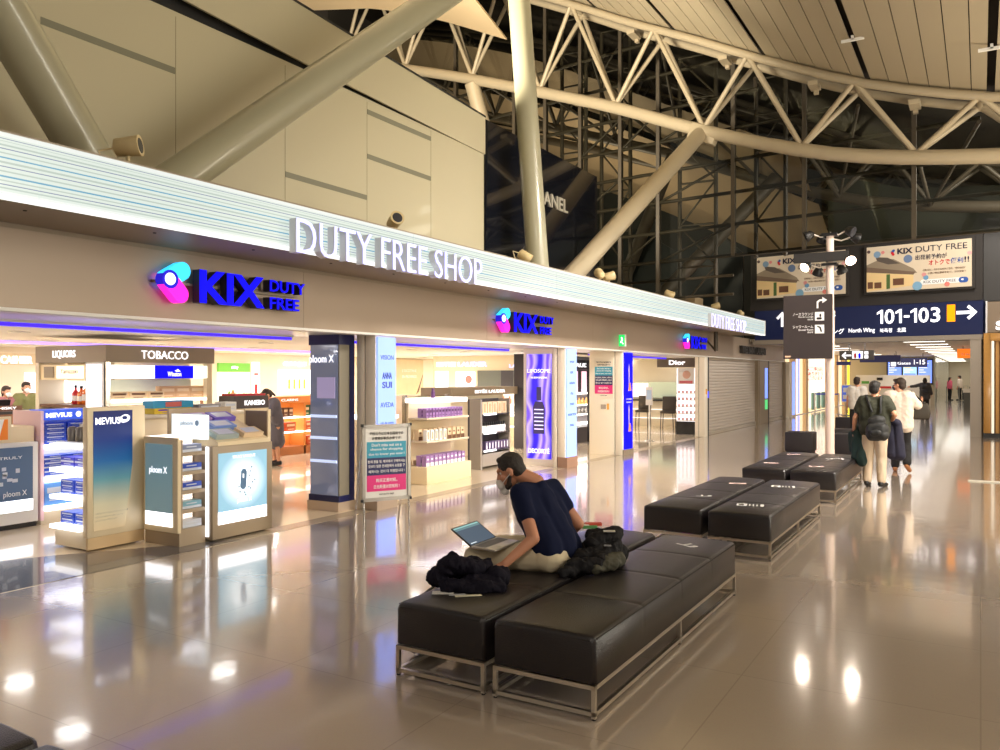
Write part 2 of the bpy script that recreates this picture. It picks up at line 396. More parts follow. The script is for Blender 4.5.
# notice stuck on the pillar
TEAL = mat('teal print', (60, 160, 190), .5); NVY = mat('navy print', (40, 45, 95), .5); MAG = mat('magenta print', (225, 50, 130), .5)
def notice(b, o, ux, uz, w, h, back=WPRINT):       # printed panel: heading, three coloured bands with lines of text
    n = V(ux).cross(V(uz)); o = V(o)
    P = lambda u, v, k=0: o+V(ux)*u*w+V(uz)*v*h+n*k
    def band(v0, v1, m): b.prism([(0.04*w, v0*h), (.96*w, v0*h), (.96*w, v1*h), (.04*w, v1*h)], o, ux, uz, .003, m)
    band(.57, .8, TEAL); band(.32, .57, NVY); band(.09, .32, MAG)
    def line(s_, v, m, wd=.8, hh=.045): b.text(s_, P(.5, v, .003), ux, uz, m, w=wd*w, h=hh*h, d=.002, bold=.01, center=True)
    line('円安の今は日本出国前での', .92, KPRINT, .78); line('お買物が断然お得です!', .85, KPRINT, .68)
    line("Don't miss out on a", .755, WPRINT, .7); line('chance for shopping', .69, WPRINT, .76); line('due to lower yen now !', .62, WPRINT, .84)
    line('현재 환율 및, 해외에서 구매하시는', .515, WPRINT, .88); line('것보다 일본 면세점에서 쇼핑을 구', .45, WPRINT, .86); line('매하시는 것이 더 저렴합니다 !', .375, WPRINT, .84)
    line('购买正是时机，', .245, WPRINT, .5, .055); line('日元贬值对您有利 !', .155, WPRINT, .6, .055)
    line('KIX DUTY FREE', .045, KPRINT, .34, .022)
t = thing('wall_notice', 'teal navy and pink shopping notice stuck on the wide white pillar', 'notice', (-7.1, 16.595, 1.2))
x = MB().box((-7.38, 16.592, 1.24), (-6.92, 16.599, 2.12), PIL); notice(x, (-7.38, 16.592, 1.26), UX, UZ, .46, .84); x.build('print', t)
MB().box((-7.22, 16.59, 1.0), (-7.1, 16.599, 1.1), mat('grey print', (170, 160, 150), .5)).box((-7.07, 16.59, .99), (-7.03, 16.599, 1.12), mat('orange sticker', (245, 170, 50), .5)).build('sticker', t)
# display case pillar, glass with dark blue frame
GLS = mat('blue grey glass', (120, 135, 165), .06, coat=1)
t = thing('glass_display_case', 'tall glass display case in the storefront with dark blue frame', 'display case', (-7.3, 8.1, 0))
MB().box((-7.55, 7.9, .12), (-7.08, 8.16, 2.25), mat('slate blue panel', (112, 122, 150), .1, .2, coat=1, emit=.25)).build('body', t)
MB().box((-7.08, 7.91, .2), (-7.06, 8.1, 2.2), mat('grey laminate side', (135, 128, 112), .4)).build('side_panel', t)
MB().box((-7.57, 7.89, .12), (-7.05, 8.19, .2), NAVY).box((-7.57, 7.89, 2.14), (-7.05, 8.19, 2.27), NAVY).box((-7.1, 8.1, .2), (-7.05, 8.19, 2.14), NAVY).build('frame', t)
MB().box((-7.58, 7.87, 0), (-7.04, 8.2, .12), KICK).build('plinth', t)
for z in (.62, .92, 1.2): MB().box((-7.54, 7.885, z), (-7.09, 7.9, z+.035), lit('shelf edge glow', (190, 205, 235), .7)).build('shelf_light', t)
MB().text('ploom X', (-7.56, 7.893, 1.88), UX, UZ, WTXT, w=.42, h=.13, d=.005).build('lettering', t)
MB().box((-7.42, 7.885, 1.45), (-7.12, 7.899, 1.72), lit('dim screen', (150, 140, 175), .5)).build('screen', t)
# big purple poster panel
pm = bpy.data.materials.new('violet poster'); pm.use_nodes = True
nt = pm.node_tree; b = nt.nodes['Principled BSDF']; tc = nt.nodes.new('ShaderNodeTexCoord'); w = nt.nodes.new('ShaderNodeTexWave'); w.inputs['Scale'].default_value = .7; w.inputs['Distortion'].default_value = 9; w.inputs['Detail'].default_value = 2
cr = nt.nodes.new('ShaderNodeValToRGB'); e = cr.color_ramp.elements; e[0].color = lin(45, 25, 190); e[1].color = lin(95, 65, 235); k = e.new(.97); k.color = lin(170, 150, 250); e[0].position = .1
e[1].position = .8
nt.links.new(tc.outputs['Object'], w.inputs['Vector']); nt.links.new(w.outputs['Fac'], cr.inputs[0]); nt.links.new(cr.outputs[0], b.inputs['Emission Color']); nt.links.new(cr.outputs[0], b.inputs['Base Color']); b.inputs['Emission Strength'].default_value = 1.0
t = thing('lit_poster', 'tall violet backlit cosmetics poster with a dark bottle in the storefront', 'poster', (-7.45, 14.05, 0))
MB().box((-7.66, 13.865, 0), (-6.985, 14.05, 2.26), PIL).build('case', t)
MB().box((-7.58, 13.85, .14), (-7.05, 13.866, 2.15), pm).build('picture', t)
x = MB()
BOT = mat('smoky violet print', (70, 60, 110), .4, emit=.15); LVP = lit('pale violet print', (215, 205, 255), 1.0)
x.prism([(-.12, 0), (.12, 0), (.13, .5), (.08, .62), (-.08, .62), (-.13, .5)], (-7.315, 13.849, .62), UX, UZ, .003, BOT).prism([(-.05, 0), (.05, 0), (.05, .26), (-.05, .26)], (-7.315, 13.849, 1.26), UX, UZ, .003, BOT)
for k in range(6): x.prism([(-.1, 0), (.1, 0), (.1, .02), (-.1, .02)], (-7.315, 13.846, .7+.075*k), UX, UZ, .003, LVP)
x.build('bottle_print', t)
MB().text('LIPOSOME', (-7.315, 13.847, 1.83), UX, UZ, WTXT, w=.5, h=.07, d=.003, center=True).text('THE SERUM OF RENEWAL', (-7.315, 13.847, 1.7), UX, UZ, WTXT, w=.36, h=.035, d=.003, center=True).text('DECORTÉ', (-7.315, 13.847, .3), UX, UZ, WTXT, w=.46, h=.11, d=.003, bold=.02, center=True).build('lettering', t)
# end pillar, shutters
SH = mat('grey roller shutter', (206, 196, 186), .4, .15)
t = pillar('pillar', -7.0, 22.75, 23.05, 'white storefront pillar between the perfume shop and the first closed shutter')
MB().box((-6.72, 22.85, 1.2), (-6.705, 22.93, 1.35), mat('orange sticker', (245, 170, 50), .5)).build('sticker', t)
def shutter(y0, y1, lab):
    t = thing('roller_shutter', lab, 'shutter', (-6.85, (y0+y1)/2, 0))
    x = MB(); n = 24
    for k in range(n):
        z = .1+k*(2.18/n); hh = 2.18/n
        x.prism([(0, 0), (.02, .012), (.024, hh*.5), (.02, hh-.012), (0, hh)], (-6.88, y1, z), UX, UZ, y1-y0, SH)
    x.build('curtain', t)
    MB().box((-6.92, y0, 0), (-6.82, y1, .1), mat('pale steel bar', (205, 198, 188), .3, .5)).build('bottom_bar', t, bevel=.008)
    MB().box((-6.95, y0-.18, 0), (-6.74, y0-.002, 2.28), DARK).build('guide_rail', t)
    MB().box((-6.95, y1+.002, 0), (-6.74, y1+.12, 2.28), TAUPE).build('guide_rail', t)
    return t
t = shutter(23.25, 29.3, 'wide closed grey roller shutter just after the perfume shop')
MB().box((-6.74, 23.1, 1.1), (-6.73, 23.2, 1.28), lit('blue indicator', (70, 80, 255), 1)).build('keypad', t)
t = shutter(31.0, 33.9, 'narrow closed grey roller shutter, the farther one past the taupe jamb')
t = thing('jamb_panel', 'taupe pillar with narrow lit screens between the two closed shutters', 'pillar', (-6.9, 30.1, 0)); t['kind'] = 'structure'
MB().box((-7.2, 29.5, 0), (-6.74, 30.8, 2.28), TAUPE).build('panel', t)
MB().box((-6.74, 30.3, .9), (-6.73, 30.7, 2.0), lit('blue screen', (120, 150, 255), 1)).box((-6.74, 30.3, .5), (-6.73, 30.7, .85), lit('green screen', (90, 200, 120), .8)).build('screen', t)

# ---- upper wall behind the band
UW = mat('olive beige wall panel', (182, 174, 146), .38, 0, coat=.06)
struct(MB().prism([(-6, 3.4), (12.3, 3.4), (12.3, 5.68), (8.1, 5.74), (-6, 5.7)], (-7.7, 0, 0), UY, UZ, .1, UW).build('wall_upper'))
struct(MB().prism([(12.3, 5.67), (12.3, 6.32), (7.59, 6.54), (-6, 7.2), (-6, 6.6), (4, 5.98), (8, 5.8), (12.1, 5.675)], (-7.6, 0, 0), UY, UZ, .03, UW).build('wall_canopy'))
struct(MB().box((-7.9, -6, 3.4), (-7.72, 12.3, 6.1), BLACK).build('wall_recess'))
struct(MB().prism([(12.3, 6.32), (7.59, 6.54), (-6, 7.2), (-6, 7.23), (7.59, 6.57), (12.3, 6.35)][::-1], (-7.62, 0, 0), UY, UZ, .06, BLACK).build('trim_6'))
SLT = mat('grey green slot', (118, 116, 96), .5)
x = MB()
for y0, y1, z in ((4.38, 5.86, 5.08), (7.5, 9.1, 4.3), (9.1, 10.68, 4.9), (9.1, 10.68, 5.54)): x.box((-7.6, y0, z-.035), (-7.594, y1, z+.035), SLT)
WJ = mat('wall panel joint', (128, 118, 92), .6)
for y, z in ((5.87, 5.68), (7.5, 5.68), (9.1, 5.68), (10.68, 5.68), (2.9, 5.68), (12.29, 6.3)): x.box((-7.6, y-.003, 3.4), (-7.598, y+.003, z), WJ)
struct(x.build('trim_7'))
t = thing('black_sign_wall', 'tall black glossy sign wall with white letters behind the leaning columns', 'sign', (-7.65, 14.8, 3.4))
MB().box((-7.75, 12.32, 3.4), (-7.6, 17.25, 6.31), mat('black gloss panel', (14, 17, 26), .1, coat=1)).build('panel', t)
MB().text('CHANEL', (-7.6, 13.93, 5.19), UY, UZ, mat('silver letter', (200, 195, 180), .35, .3), w=1.74, h=.28, d=.03, bold=.01).build('lettering', t)
# ---- roof
def interp(pts, x):
    for (a, b), (c, d) in zip(pts, pts[1:]):
        if a <= x <= c: return b+(d-b)*(x-a)/(c-a)
    return pts[0][1] if x < pts[0][0] else pts[-1][1]
TOP = [(-24, 18.0), (-21, 16.9), (-18.5, 16.1), (-15.5, 15), (-13, 13.9), (-11.2, 12.93), (-9.69, 12.18), (-8.03, 11.2), (-7.05, 10.78), (-4.59, 9.44), (-2.26, 8.3), (.08, 7.51), (.35, 7.43), (3, 6.95), (9, 6.7)]
BOT_ = [(-24, 14.6), (-20.1, 13.3), (-17.26, 12.35), (-14.02, 11.23), (-11.37, 10.23), (-8.78, 9.24), (-6.18, 8.06), (-3.7, 7.13), (-2.39, 6.77), (-1.23, 6.55), (.35, 6.33), (3, 6.0), (9, 5.8)]
def smoothf(pts, x): return sum(interp(pts, x+d) for d in (-.9, -.6, -.3, 0, .3, .6, .9))/7
YT = lambda x, y0=20: y0-.14*x
RP = mat('cream roof panel', (180, 168, 142), .55)
RG = mat('dark roof gap', (40, 34, 28), .8)
x = MB(); u = .235; k = 0
edges = []
while u > -10.6:
    gap = .13 if k % 6 == 0 else .018
    edges.append((u-.395, u-gap)); u -= .395; k += 1
u = .235; k = 0
while u < 8:
    edges.append((u+.018, u+.395)); u += .395
for a, b_ in edges:
    za, zb = smoothf(TOP, a)+.12, smoothf(TOP, b_)+.12
    ya, yb = YT(a)-.05, YT(b_)-.05
    x.add([(a, -6, za), (b_, -6, zb), (b_, yb, zb), (a, ya, za), (a, -6, za+.04), (b_, -6, zb+.04), (b_, yb, zb+.04), (a, ya, za+.04)], [(3,2,1,0)[::-1], (4,5,6,7)[::-1], (0,1,5,4), (1,2,6,5), (2,3,7,6), (3,0,4,7)], RP)
struct(x.build('ceiling'))
x = MB(); xs = [8.1-k*.8 for k in range(43)]
for a, c in zip(xs, xs[1:]):
    za, zc = smoothf(TOP, a)+.3, smoothf(TOP, c)+.3
    x.add([(a, -6, za), (c, -6, zc), (c, YT(c)-.1, zc), (a, YT(a)-.1, za)], [(0,1,2,3)], RG)
struct(x.build('ceiling_deck'))
x = MB()
pr = [(-12.17, 21.0, 11.75), (-14.43, 21.3, 12.87), (-16.47, 21.6, 13.79), (-18.2, 21.85, 14.4), (-21.26, 22.3, 15.2), (-25, 22.8, 15.8)]
bk = [V(p)+V((1.86, -8, -.2)) for p in pr]
v = [V(p) for p in pr]+bk; v += [p+V((0, 0, .06)) for p in v]; n = len(pr)
x.add(v, [(i, i+1, n+i+1, n+i) for i in range(n-1)]+[(2*n+i, 3*n+i, 3*n+i+1, 2*n+i+1) for i in range(n-1)]+[(0, n, 3*n, 2*n)]+[(i, 2*n+i, 2*n+i+1, i+1) for i in range(n-1)], mat('brightened cream roof panel', (236, 212, 172), .6))  # paler than the main roof, with the uplight's brightness in its colour
struct(x.build('ceiling_canopy'))
for i, (px, py) in enumerate(((-2.17, 17.3), (.17, 16.9))):
    z = smoothf(TOP, px)+.07
    tag(MB().cbox((px, py, z-.03), (.42, .05, .05), WHITE).cbox((px, py, z+.01), (.05, .05, .09), WHITE).build('roof_lamp'), ('small white lamp bar across the roof gap above the lamp pole', 'small white lamp bar across the roof gap above the wooden shop front')[i], 'lamp')
struct(MB().box((-27, -6, 0), (-26.8, 45, 22), mat('dark far wall', (52, 46, 38), .8)).build('wall_far_left'))
# ---- trusses
def truss(y0, name, lab, group=None, m=TRUSSM, purl=False, r=1.0):
    t = thing(name, lab, 'truss', (-6, YT(-6, y0), 0), 0, group)
    xs = [-23+.8*k for k in range(37)]
    bp_ = [(a, YT(a, y0), smoothf(BOT_, a)) for a in xs]
    MB().tube(bp_, .165*r, m, 14).build('bottom_chord', t)
    for dy, dz in ((-.38, 0), (.42, 0)):
        MB().tube([(a, YT(a, y0)+dy, smoothf(TOP, a)-.02+dz) for a in xs], .1*r, m, 12).build('top_chord', t)
    MB().box((0, 0, 0), (.001, .001, .001), m)
    bn = [-20.1, -17.0, -14.02, -11.37, -8.78, -6.18, -3.7, -1.23, 1.2]
    tn = [(a+b)/2 for a, b in zip(bn, bn[1:])]
    for i, a in enumerate(bn):
        for c in ([tn[i-1]] if i else [])+([tn[i]] if i < len(tn) else []):
            for dy in (-.38, .42):
                MB().tube([(a, YT(a, y0), smoothf(BOT_, a)+.08), (c, YT(c, y0)+dy, smoothf(TOP, c)-.02)], .062*r, m, 10).build('brace', t)
    if purl:
        for a in bn[1:-1]:
            MB().tube([(a, YT(a, y0), smoothf(BOT_, a)), (a, YT(a, y0)-5.6, smoothf(BOT_, a)+.1)], .05*r, m, 8).build('purlin', t)
            MB().tube([(a, YT(a, y0), smoothf(BOT_, a)), (a+1.2, YT(a, y0)-5.6, smoothf(TOP, a+1.2)-.3)], .045*r, m, 8).build('purlin', t)
    for c in tn:
        MB().tube([(c, YT(c, y0)-.38, smoothf(TOP, c)-.02), (c, YT(c, y0)+.42, smoothf(TOP, c)-.02)], .06*r, m, 8).build('cross_bar', t)
    return t
t = truss(20, 'roof_truss', 'cream tubular roof truss sweeping across the hall, the nearest and brightest')
for c in (-8.2, -5.6, -3.4, -1.25):
    z = smoothf(TOP, c)-.12; MB().cbox((c, YT(c)-.05, z-.12), (.22, .5, .1), TRUSSM).cbox((c, YT(c)+.2, z-.1), (.1, .12, .3), TRUSSM).build('bracket', t)
n_ = V((-6.29, 20.88, 8.02)); MB().cbox(n_+V((.1, 0, -.02)), (.75, .3, .42), TRUSSM, Matrix.Rotation(.4, 3, 'Y')).build('joint_block', t, bevel=.03)
# leaning columns
def column(name, p, q, r, lab, m=COLM, cap=True):
    t = thing(name, lab, 'column', p)
    MB().tube([p, V(p).lerp(V(q), .5), q], r, m, 24).build('shaft', t)
    d = (V(q)-V(p)).normalized()
    MB().lathe([(r+.03, 0), (r+.03, .22), (r, .24)], V(p), m, 24, d).build('collar', t)
column('leaning_column', (-6.98, 4.74, 3.2), (-6.11, 12.95, 10), .2, 'thick grey green column leaning away, rising behind the nearer lit letters')
column('leaning_column', (-6.97, 4.83, 3.2), (-6.27, .03, 9.0), .21, 'thick olive column leaning toward the viewer above the light band')
column('leaning_column', (-6.9, 13.1, 3.2), (-7.32, 12.68, 11.3), .2, 'upright pale green column standing before the black sign wall')
column('leaning_column', (-6.98, 13.74, 3.2), (-6.29, 20.85, 8.0), .2, 'cream column leaning away up to the joint of the near truss', TRUSSM)
column('leaning_column', (-13.2, 24.2, 4.5), (-14.02, 21.96, 11.1), .24, 'warm cream column seen above the beige wall under the near truss', TRUSSM)
# ---- glass gable with mullions
gm = bpy.data.materials.new('dark tinted glass'); gm.use_nodes = True; nt = gm.node_tree; nt.nodes.remove(nt.nodes['Principled BSDF'])
tr = nt.nodes.new('ShaderNodeBsdfTransparent'); tr.inputs[0].default_value = (.62, .63, .58, 1); gl = nt.nodes.new('ShaderNodeBsdfGlossy'); gl.inputs['Roughness'].default_value = .02; gl.inputs[0].default_value = (.8, .85, .8, 1)
fr = nt.nodes.new('ShaderNodeFresnel'); fr.inputs[0].default_value = 1.45; mi = nt.nodes.new('ShaderNodeMixShader')
nt.links.new(fr.outputs[0], mi.inputs[0]); nt.links.new(tr.outputs[0], mi.inputs[1]); nt.links.new(gl.outputs[0], mi.inputs[2]); nt.links.new(mi.outputs[0], nt.nodes['Material Output'].inputs[0])
YG = 20.9
g = MB(); xs = [-22+1.0*k for k in range(31)]
for a, c in zip(xs, xs[1:]):
    zb = 4.9 if a > -7.6 else 3.4
    vs = [(a, YT(a, YG), zb), (c, YT(c, YG), zb), (c, YT(c, YG), smoothf(TOP, c)+.1), (a, YT(a, YG), smoothf(TOP, a)+.1)]
    g.add(vs, [(0, 1, 2, 3)], gm)
win = struct(g.build('window_1'), 'dark glazed gable with a steel grid above the far gate', 'window')
x = MB()
for a in (-15.4, -12.9, -11.69, -10.41, -9.04, -7.83, -5.65, -3.81, -1.33, .6, 3, 5.5): 
    x.cbox((a, YT(a, YG)+.05, (3.5+smoothf(TOP, a))/2 if a < -7.6 else (4.9+smoothf(TOP, a))/2), (.1, .16, (smoothf(TOP, a)-3.5) if a < -7.6 else (smoothf(TOP, a)-4.9)), LATM)
x.build('mullions', win, local=True)
x = MB(); Rz = Matrix.Rotation(-.139, 3, 'Z')
for z in (4.93, 5.75, 6.6, 7.45, 8.3, 9.2, 10.2, 11.2):
    x1 = 8 if z < 6.6 else [a for a in xs if smoothf(TOP, a) > z][-1]
    x.tube([(-16, YT(-16, YG)+.05, z), (x1, YT(x1, YG)+.05, z)], .05, LATM, 8)
for z in (3.9, 4.4): x.tube([(-9, YT(-9, YG)+.05, z), (-5.65, YT(-5.65, YG)+.05, z)], .04, LATM, 8)
for a, c in ((-12.9, -11.69), (-10.41, -9.04), (-9.04, -7.83), (-7.83, -5.65)):
    for z0, z1 in ((4.93, 5.75), (6.6, 7.45), (8.3, 9.2)): x.tube([(a, YT(a, YG)+.05, z0), (c, YT(c, YG)+.05, z1)], .035, LATM, 8)
x.build('rails', win, local=True)
# ---- beyond the glass: next hall
x = MB(); xs3 = [9-1.5*j for j in range(24)]
for a, c in zip(xs3, xs3[1:]):
    za, zc = smoothf(TOP, a)+.9, smoothf(TOP, c)+.9
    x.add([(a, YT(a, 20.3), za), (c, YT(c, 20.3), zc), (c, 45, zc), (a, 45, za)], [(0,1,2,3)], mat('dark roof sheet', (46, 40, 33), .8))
struct(x.build('ceiling_beyond_deck'))
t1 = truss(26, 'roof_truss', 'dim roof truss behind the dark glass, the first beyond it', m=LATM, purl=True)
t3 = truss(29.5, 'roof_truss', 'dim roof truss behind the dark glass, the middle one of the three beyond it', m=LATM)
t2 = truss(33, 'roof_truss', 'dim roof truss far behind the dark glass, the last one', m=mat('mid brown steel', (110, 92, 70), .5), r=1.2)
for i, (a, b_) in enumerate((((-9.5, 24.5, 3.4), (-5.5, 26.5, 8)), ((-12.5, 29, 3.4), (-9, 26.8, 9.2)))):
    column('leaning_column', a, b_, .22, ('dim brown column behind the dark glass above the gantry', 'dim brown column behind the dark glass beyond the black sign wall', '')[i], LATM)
def mast(x_, y_, w_, z0, z1, lab):
    t = thing('lattice_mast', lab, 'mast', (x_, y_, z0), 0, 'steel masts behind the glass')
    for s_ in (-w_, w_): MB().tube([(x_+s_, y_-.14*s_, z0), (x_+s_, y_-.14*s_, z1)], .06, LATM, 8).build('upright', t)
    n_ = int((z1-z0)/(w_*2.2))
    for k in range(n_):
        a, b_ = z0+(z1-z0)*k/n_, z0+(z1-z0)*(k+1)/n_; s_ = w_ if k % 2 else -w_
        MB().tube([(x_-s_, y_+.14*s_, a), (x_+s_, y_-.14*s_, b_)], .03, LATM, 6).build('brace', t); MB().tube([(x_-w_, y_, b_), (x_+w_, y_, b_)], .03, LATM, 6).build('crossbar', t)
for x_, y_, w_, lab in ((-11.2, 23.6, .45, 'dark lattice mast just right of the upright column'), (-9.6, 23.2, .5, 'dark lattice mast above the black sign wall'), (-7.0, 23.0, .55, 'dark lattice mast behind the cream leaning column'), (-4.9, 22.7, .4, 'dark lattice mast right of the near truss joint')):
    mast(x_, y_, w_, 2.43 if x_ < -6.9 else 4.95, smoothf(TOP, x_)+.2, lab)
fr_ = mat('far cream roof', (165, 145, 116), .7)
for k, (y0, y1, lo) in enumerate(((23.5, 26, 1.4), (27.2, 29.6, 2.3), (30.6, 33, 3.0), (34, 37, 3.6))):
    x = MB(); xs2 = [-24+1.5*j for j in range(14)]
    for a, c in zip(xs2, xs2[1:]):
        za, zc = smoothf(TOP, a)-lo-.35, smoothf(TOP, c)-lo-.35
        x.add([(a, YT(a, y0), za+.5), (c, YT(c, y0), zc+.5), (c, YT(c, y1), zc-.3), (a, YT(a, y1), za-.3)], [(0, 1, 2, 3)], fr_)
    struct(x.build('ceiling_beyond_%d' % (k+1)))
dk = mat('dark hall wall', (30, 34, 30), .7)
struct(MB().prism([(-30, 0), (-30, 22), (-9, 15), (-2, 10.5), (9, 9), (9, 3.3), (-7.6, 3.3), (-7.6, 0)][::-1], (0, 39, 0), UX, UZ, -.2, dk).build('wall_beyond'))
struct(MB().prism([(-4.3, 5.9), (-4.3, 8.3), (-2, 7.6), (8, 6.8), (8, 5.9)], (0, 28.4, 0), UX, UZ, -.1, mat('dark olive backdrop', (50, 52, 36), .6)).build('wall_dark_backdrop'))  # olive sheet added where only darkness shows behind the glass
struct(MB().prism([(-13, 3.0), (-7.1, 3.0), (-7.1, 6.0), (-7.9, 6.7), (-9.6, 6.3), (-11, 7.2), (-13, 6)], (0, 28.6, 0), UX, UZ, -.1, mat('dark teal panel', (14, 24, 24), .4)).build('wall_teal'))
struct(MB().box((-9.5, 17.4, 3.4), (-7.8, 17.5, 4.9), DARK).build('wall_dark_return'))
# ================================================================== SHOP FITTINGS
def carton(w, d, h, body, acc, style=0):           # a product box whose front faces +X
    b = MB().box((-d/2, -w/2, 0), (d/2, w/2, h), body)
    if style == 0: b.box((d/2, -w*.4, h*.55), (d/2+.002, w*.4, h*.8), acc).box((d/2, -w*.3, h*.2), (d/2+.002, w*.3, h*.27), acc)
    elif style == 1: b.box((d/2, -w*.5, 0), (d/2+.002, w*.5, h*.35), acc).box((d/2, -w*.25, h*.6), (d/2+.002, w*.25, h*.75), acc)
    else: b.box((d/2, -w*.2, h*.15), (d/2+.002, w*.2, h*.85), acc)
    return b
def items(name, proto, spots, label, cat, group, rz=0):
    first = tag(proto.build(name), label, cat, group); remember(first)
    for i, sp in enumerate(spots):
        o = first if i == 0 else copy_tree(first, label=label, group=group)
        o.location = sp[:3]; o.rotation_euler = (0, 0, rz+(sp[3] if len(sp) > 3 else random.uniform(-.05, .05)))
def bottle(r, h, glass, cap_):
    return MB().lathe([(r*.9, 0), (r, .01), (r, h*.6), (r*.35, h*.74), (r*.32, h*.88)], (0, 0, 0), glass, 14).lathe([(r*.38, h*.87), (r*.38, h)], (0, 0, 0), cap_, 12).lathe([(r*1.01, h*.18), (r*1.01, h*.45)], (0, 0, 0), WPRINT, 14)
BLUPK = mat('royal blue carton', (40, 75, 185), .3); BLUPK2 = mat('light blue carton', (95, 150, 215), .3); SILV = mat('silver print', (205, 212, 225), .3, .3)
LAVC = mat('lavender carton', (165, 130, 190), .4); PLUM = mat('plum carton', (95, 55, 105), .4); BEI = mat('beige carton', (225, 200, 165), .45); KRAFT = mat('tan carton', (205, 165, 125), .5)
BRN = mat('brown print', (110, 75, 55), .5); ORG = mat('orange laminate', (214, 140, 66), .45); AMB = mat('amber spirits', (225, 110, 30), .1, coat=.6); RED = mat('red print', (210, 40, 50), .45)

# ---- liquor and tobacco cabinet
t = thing('tobacco_cabinet', 'corner cabinet with taupe header lettered LIQUORS and TOBACCO', 'cabinet', (-11.25, 7.8, 0))
MB().box((-12.1, 6.9, 1.93), (-10.4, 8.75, 2.17), TAUPE).build('header', t)
MB().text('LIQUORS', (-11.65, 6.9, 1.985), UX, UZ, WTXT, w=.55, h=.12, d=.012).build('lettering', t)
MB().text('TOBACCO', (-10.4, 7.45, 1.985), UY, UZ, WTXT, w=.8, h=.12, d=.012).build('lettering', t)
MB().box((-11.95, 7.3, 0), (-10.8, 8.6, 1.93), CREAM).box((-12.05, 6.95, 0), (-10.45, 8.7, 1.18), CREAM).box((-12.1, 6.9, 1.18), (-12.02, 7.3, 1.93), WALLW).box((-10.9, 6.92, 1.18), (-10.44, 7.0, 1.93), WHITE).box((-10.5, 8.62, 1.18), (-10.42, 8.72, 1.93), CREAM).box((-10.47, 6.92, 0), (-10.42, 6.98, 1.93), CHROME).build('body', t)
MB().box((-12.0, 7.28, 1.34), (-10.9, 7.3, 1.66), W1).build('lit_back', t)
MB().box((-12.02, 6.92, 1.28), (-10.9, 7.3, 1.32), BRN).build('shelf', t)
MB().box((-12.02, 6.93, 1.68), (-10.9, 6.98, 1.9), CREAM).box((-11.92, 6.92, 1.71), (-11.68, 6.93, 1.87), TAUPE).box((-11.6, 6.92, 1.7), (-10.95, 6.93, 1.88), lit('cream light box', (255, 240, 210), 1)).build('brand_panel', t)
MB().text('Yamazaki', (-11.5, 6.918, 1.77), UX, UZ, BRN, w=.42, h=.07, d=.003).build('lettering', t)
MB().box((-10.86, 6.91, 1.2), (-10.52, 6.92, 1.9), lit('lilac white panel', (240, 235, 255), 1)).build('price_panel', t)
x = MB().box((-10.47, 7.0, 1.7), (-10.41, 7.68, 1.89), W1).text('SevenStars', (-10.41, 7.2, 1.79), UY, UZ, GREYM, w=.3, h=.055, d=.003)
for k in range(7): x.cbox((-10.408, 7.21+k*.046, 1.745), (.003, .02, .02), KPRINT)
x.box((-10.47, 7.68, 1.7), (-10.41, 8.36, 1.89), BLU).text('Winston', (-10.41, 7.9, 1.73), UY, UZ, WTXT, w=.24, h=.07, d=.003, bold=.02).prism([(8.02, 1.81), (8.08, 1.84), (8.13, 1.8), (8.06, 1.8)], (-10.41, 0, 0), UY, UZ, .003, WTXT)
x.box((-10.47, 8.36, 1.7), (-10.41, 8.62, 1.89), lit('pale green light box', (235, 245, 235), 1)); x.build('light_box', t)
MB().box((-10.8, 7.02, 1.36), (-10.42, 8.62, 1.4), WS).build('shelf', t)
MB().box((-10.8, 7.02, 1.2), (-10.44, 8.62, 1.23), WALLW).build('shelf', t)
MB().box((-10.82, 7.0, 1.2), (-10.79, 8.615, 1.68), mat('sage back panel', (175, 178, 160), .5)).build('back_panel', t)
for i, (px, c_) in enumerate(((-11.42, RED), (-11.28, AMB), (-11.14, AMB))):
    tag(bottle((.05, .06, .07)[i], (.28, .27, .33)[i], c_, BLACK).build('spirits_bottle'), ('small red labelled spirits bottle on the lit liquor shelf', 'middle orange spirits bottle on the lit liquor shelf', 'tallest orange spirits bottle on the lit liquor shelf')[i], 'bottle', 'bottles on the liquor shelf').location = (px, 7.1, 1.322)
tag(MB().prism([(0, 0), (.05, .02), (.08, .08), (.03, .06)], (-11.75, 7.25, 1.325), UX, UZ, .02, mat('yellow card', (240, 220, 40), .5)).build('price_card'), 'small yellow card left of the spirits bottles', 'card')
items('cigarette_carton', carton(.26, .12, .11, BEI, BRN, 0), [(-10.52, 7.15+.3*k, 1.402) for k in range(3)], 'beige and brown tobacco carton on the tobacco cabinet shelf', 'carton', 'beige cartons on the tobacco shelf')
items('cigarette_carton', carton(.26, .12, .18, KRAFT, BEI, 0), [(-10.56, 7.98+.265*k, 1.402) for k in range(3)], 'taller tan tobacco carton at the right of the tobacco cabinet shelf', 'carton', 'tan cartons on the tobacco shelf')
items('cigarette_carton', carton(.2, .12, .09, BEI, BRN, 0), [(-10.52, 7.15+.28*k, 1.232) for k in range(5)], 'beige tobacco carton on the lower shelf of the tobacco cabinet', 'carton', 'cartons on the lower tobacco shelf')

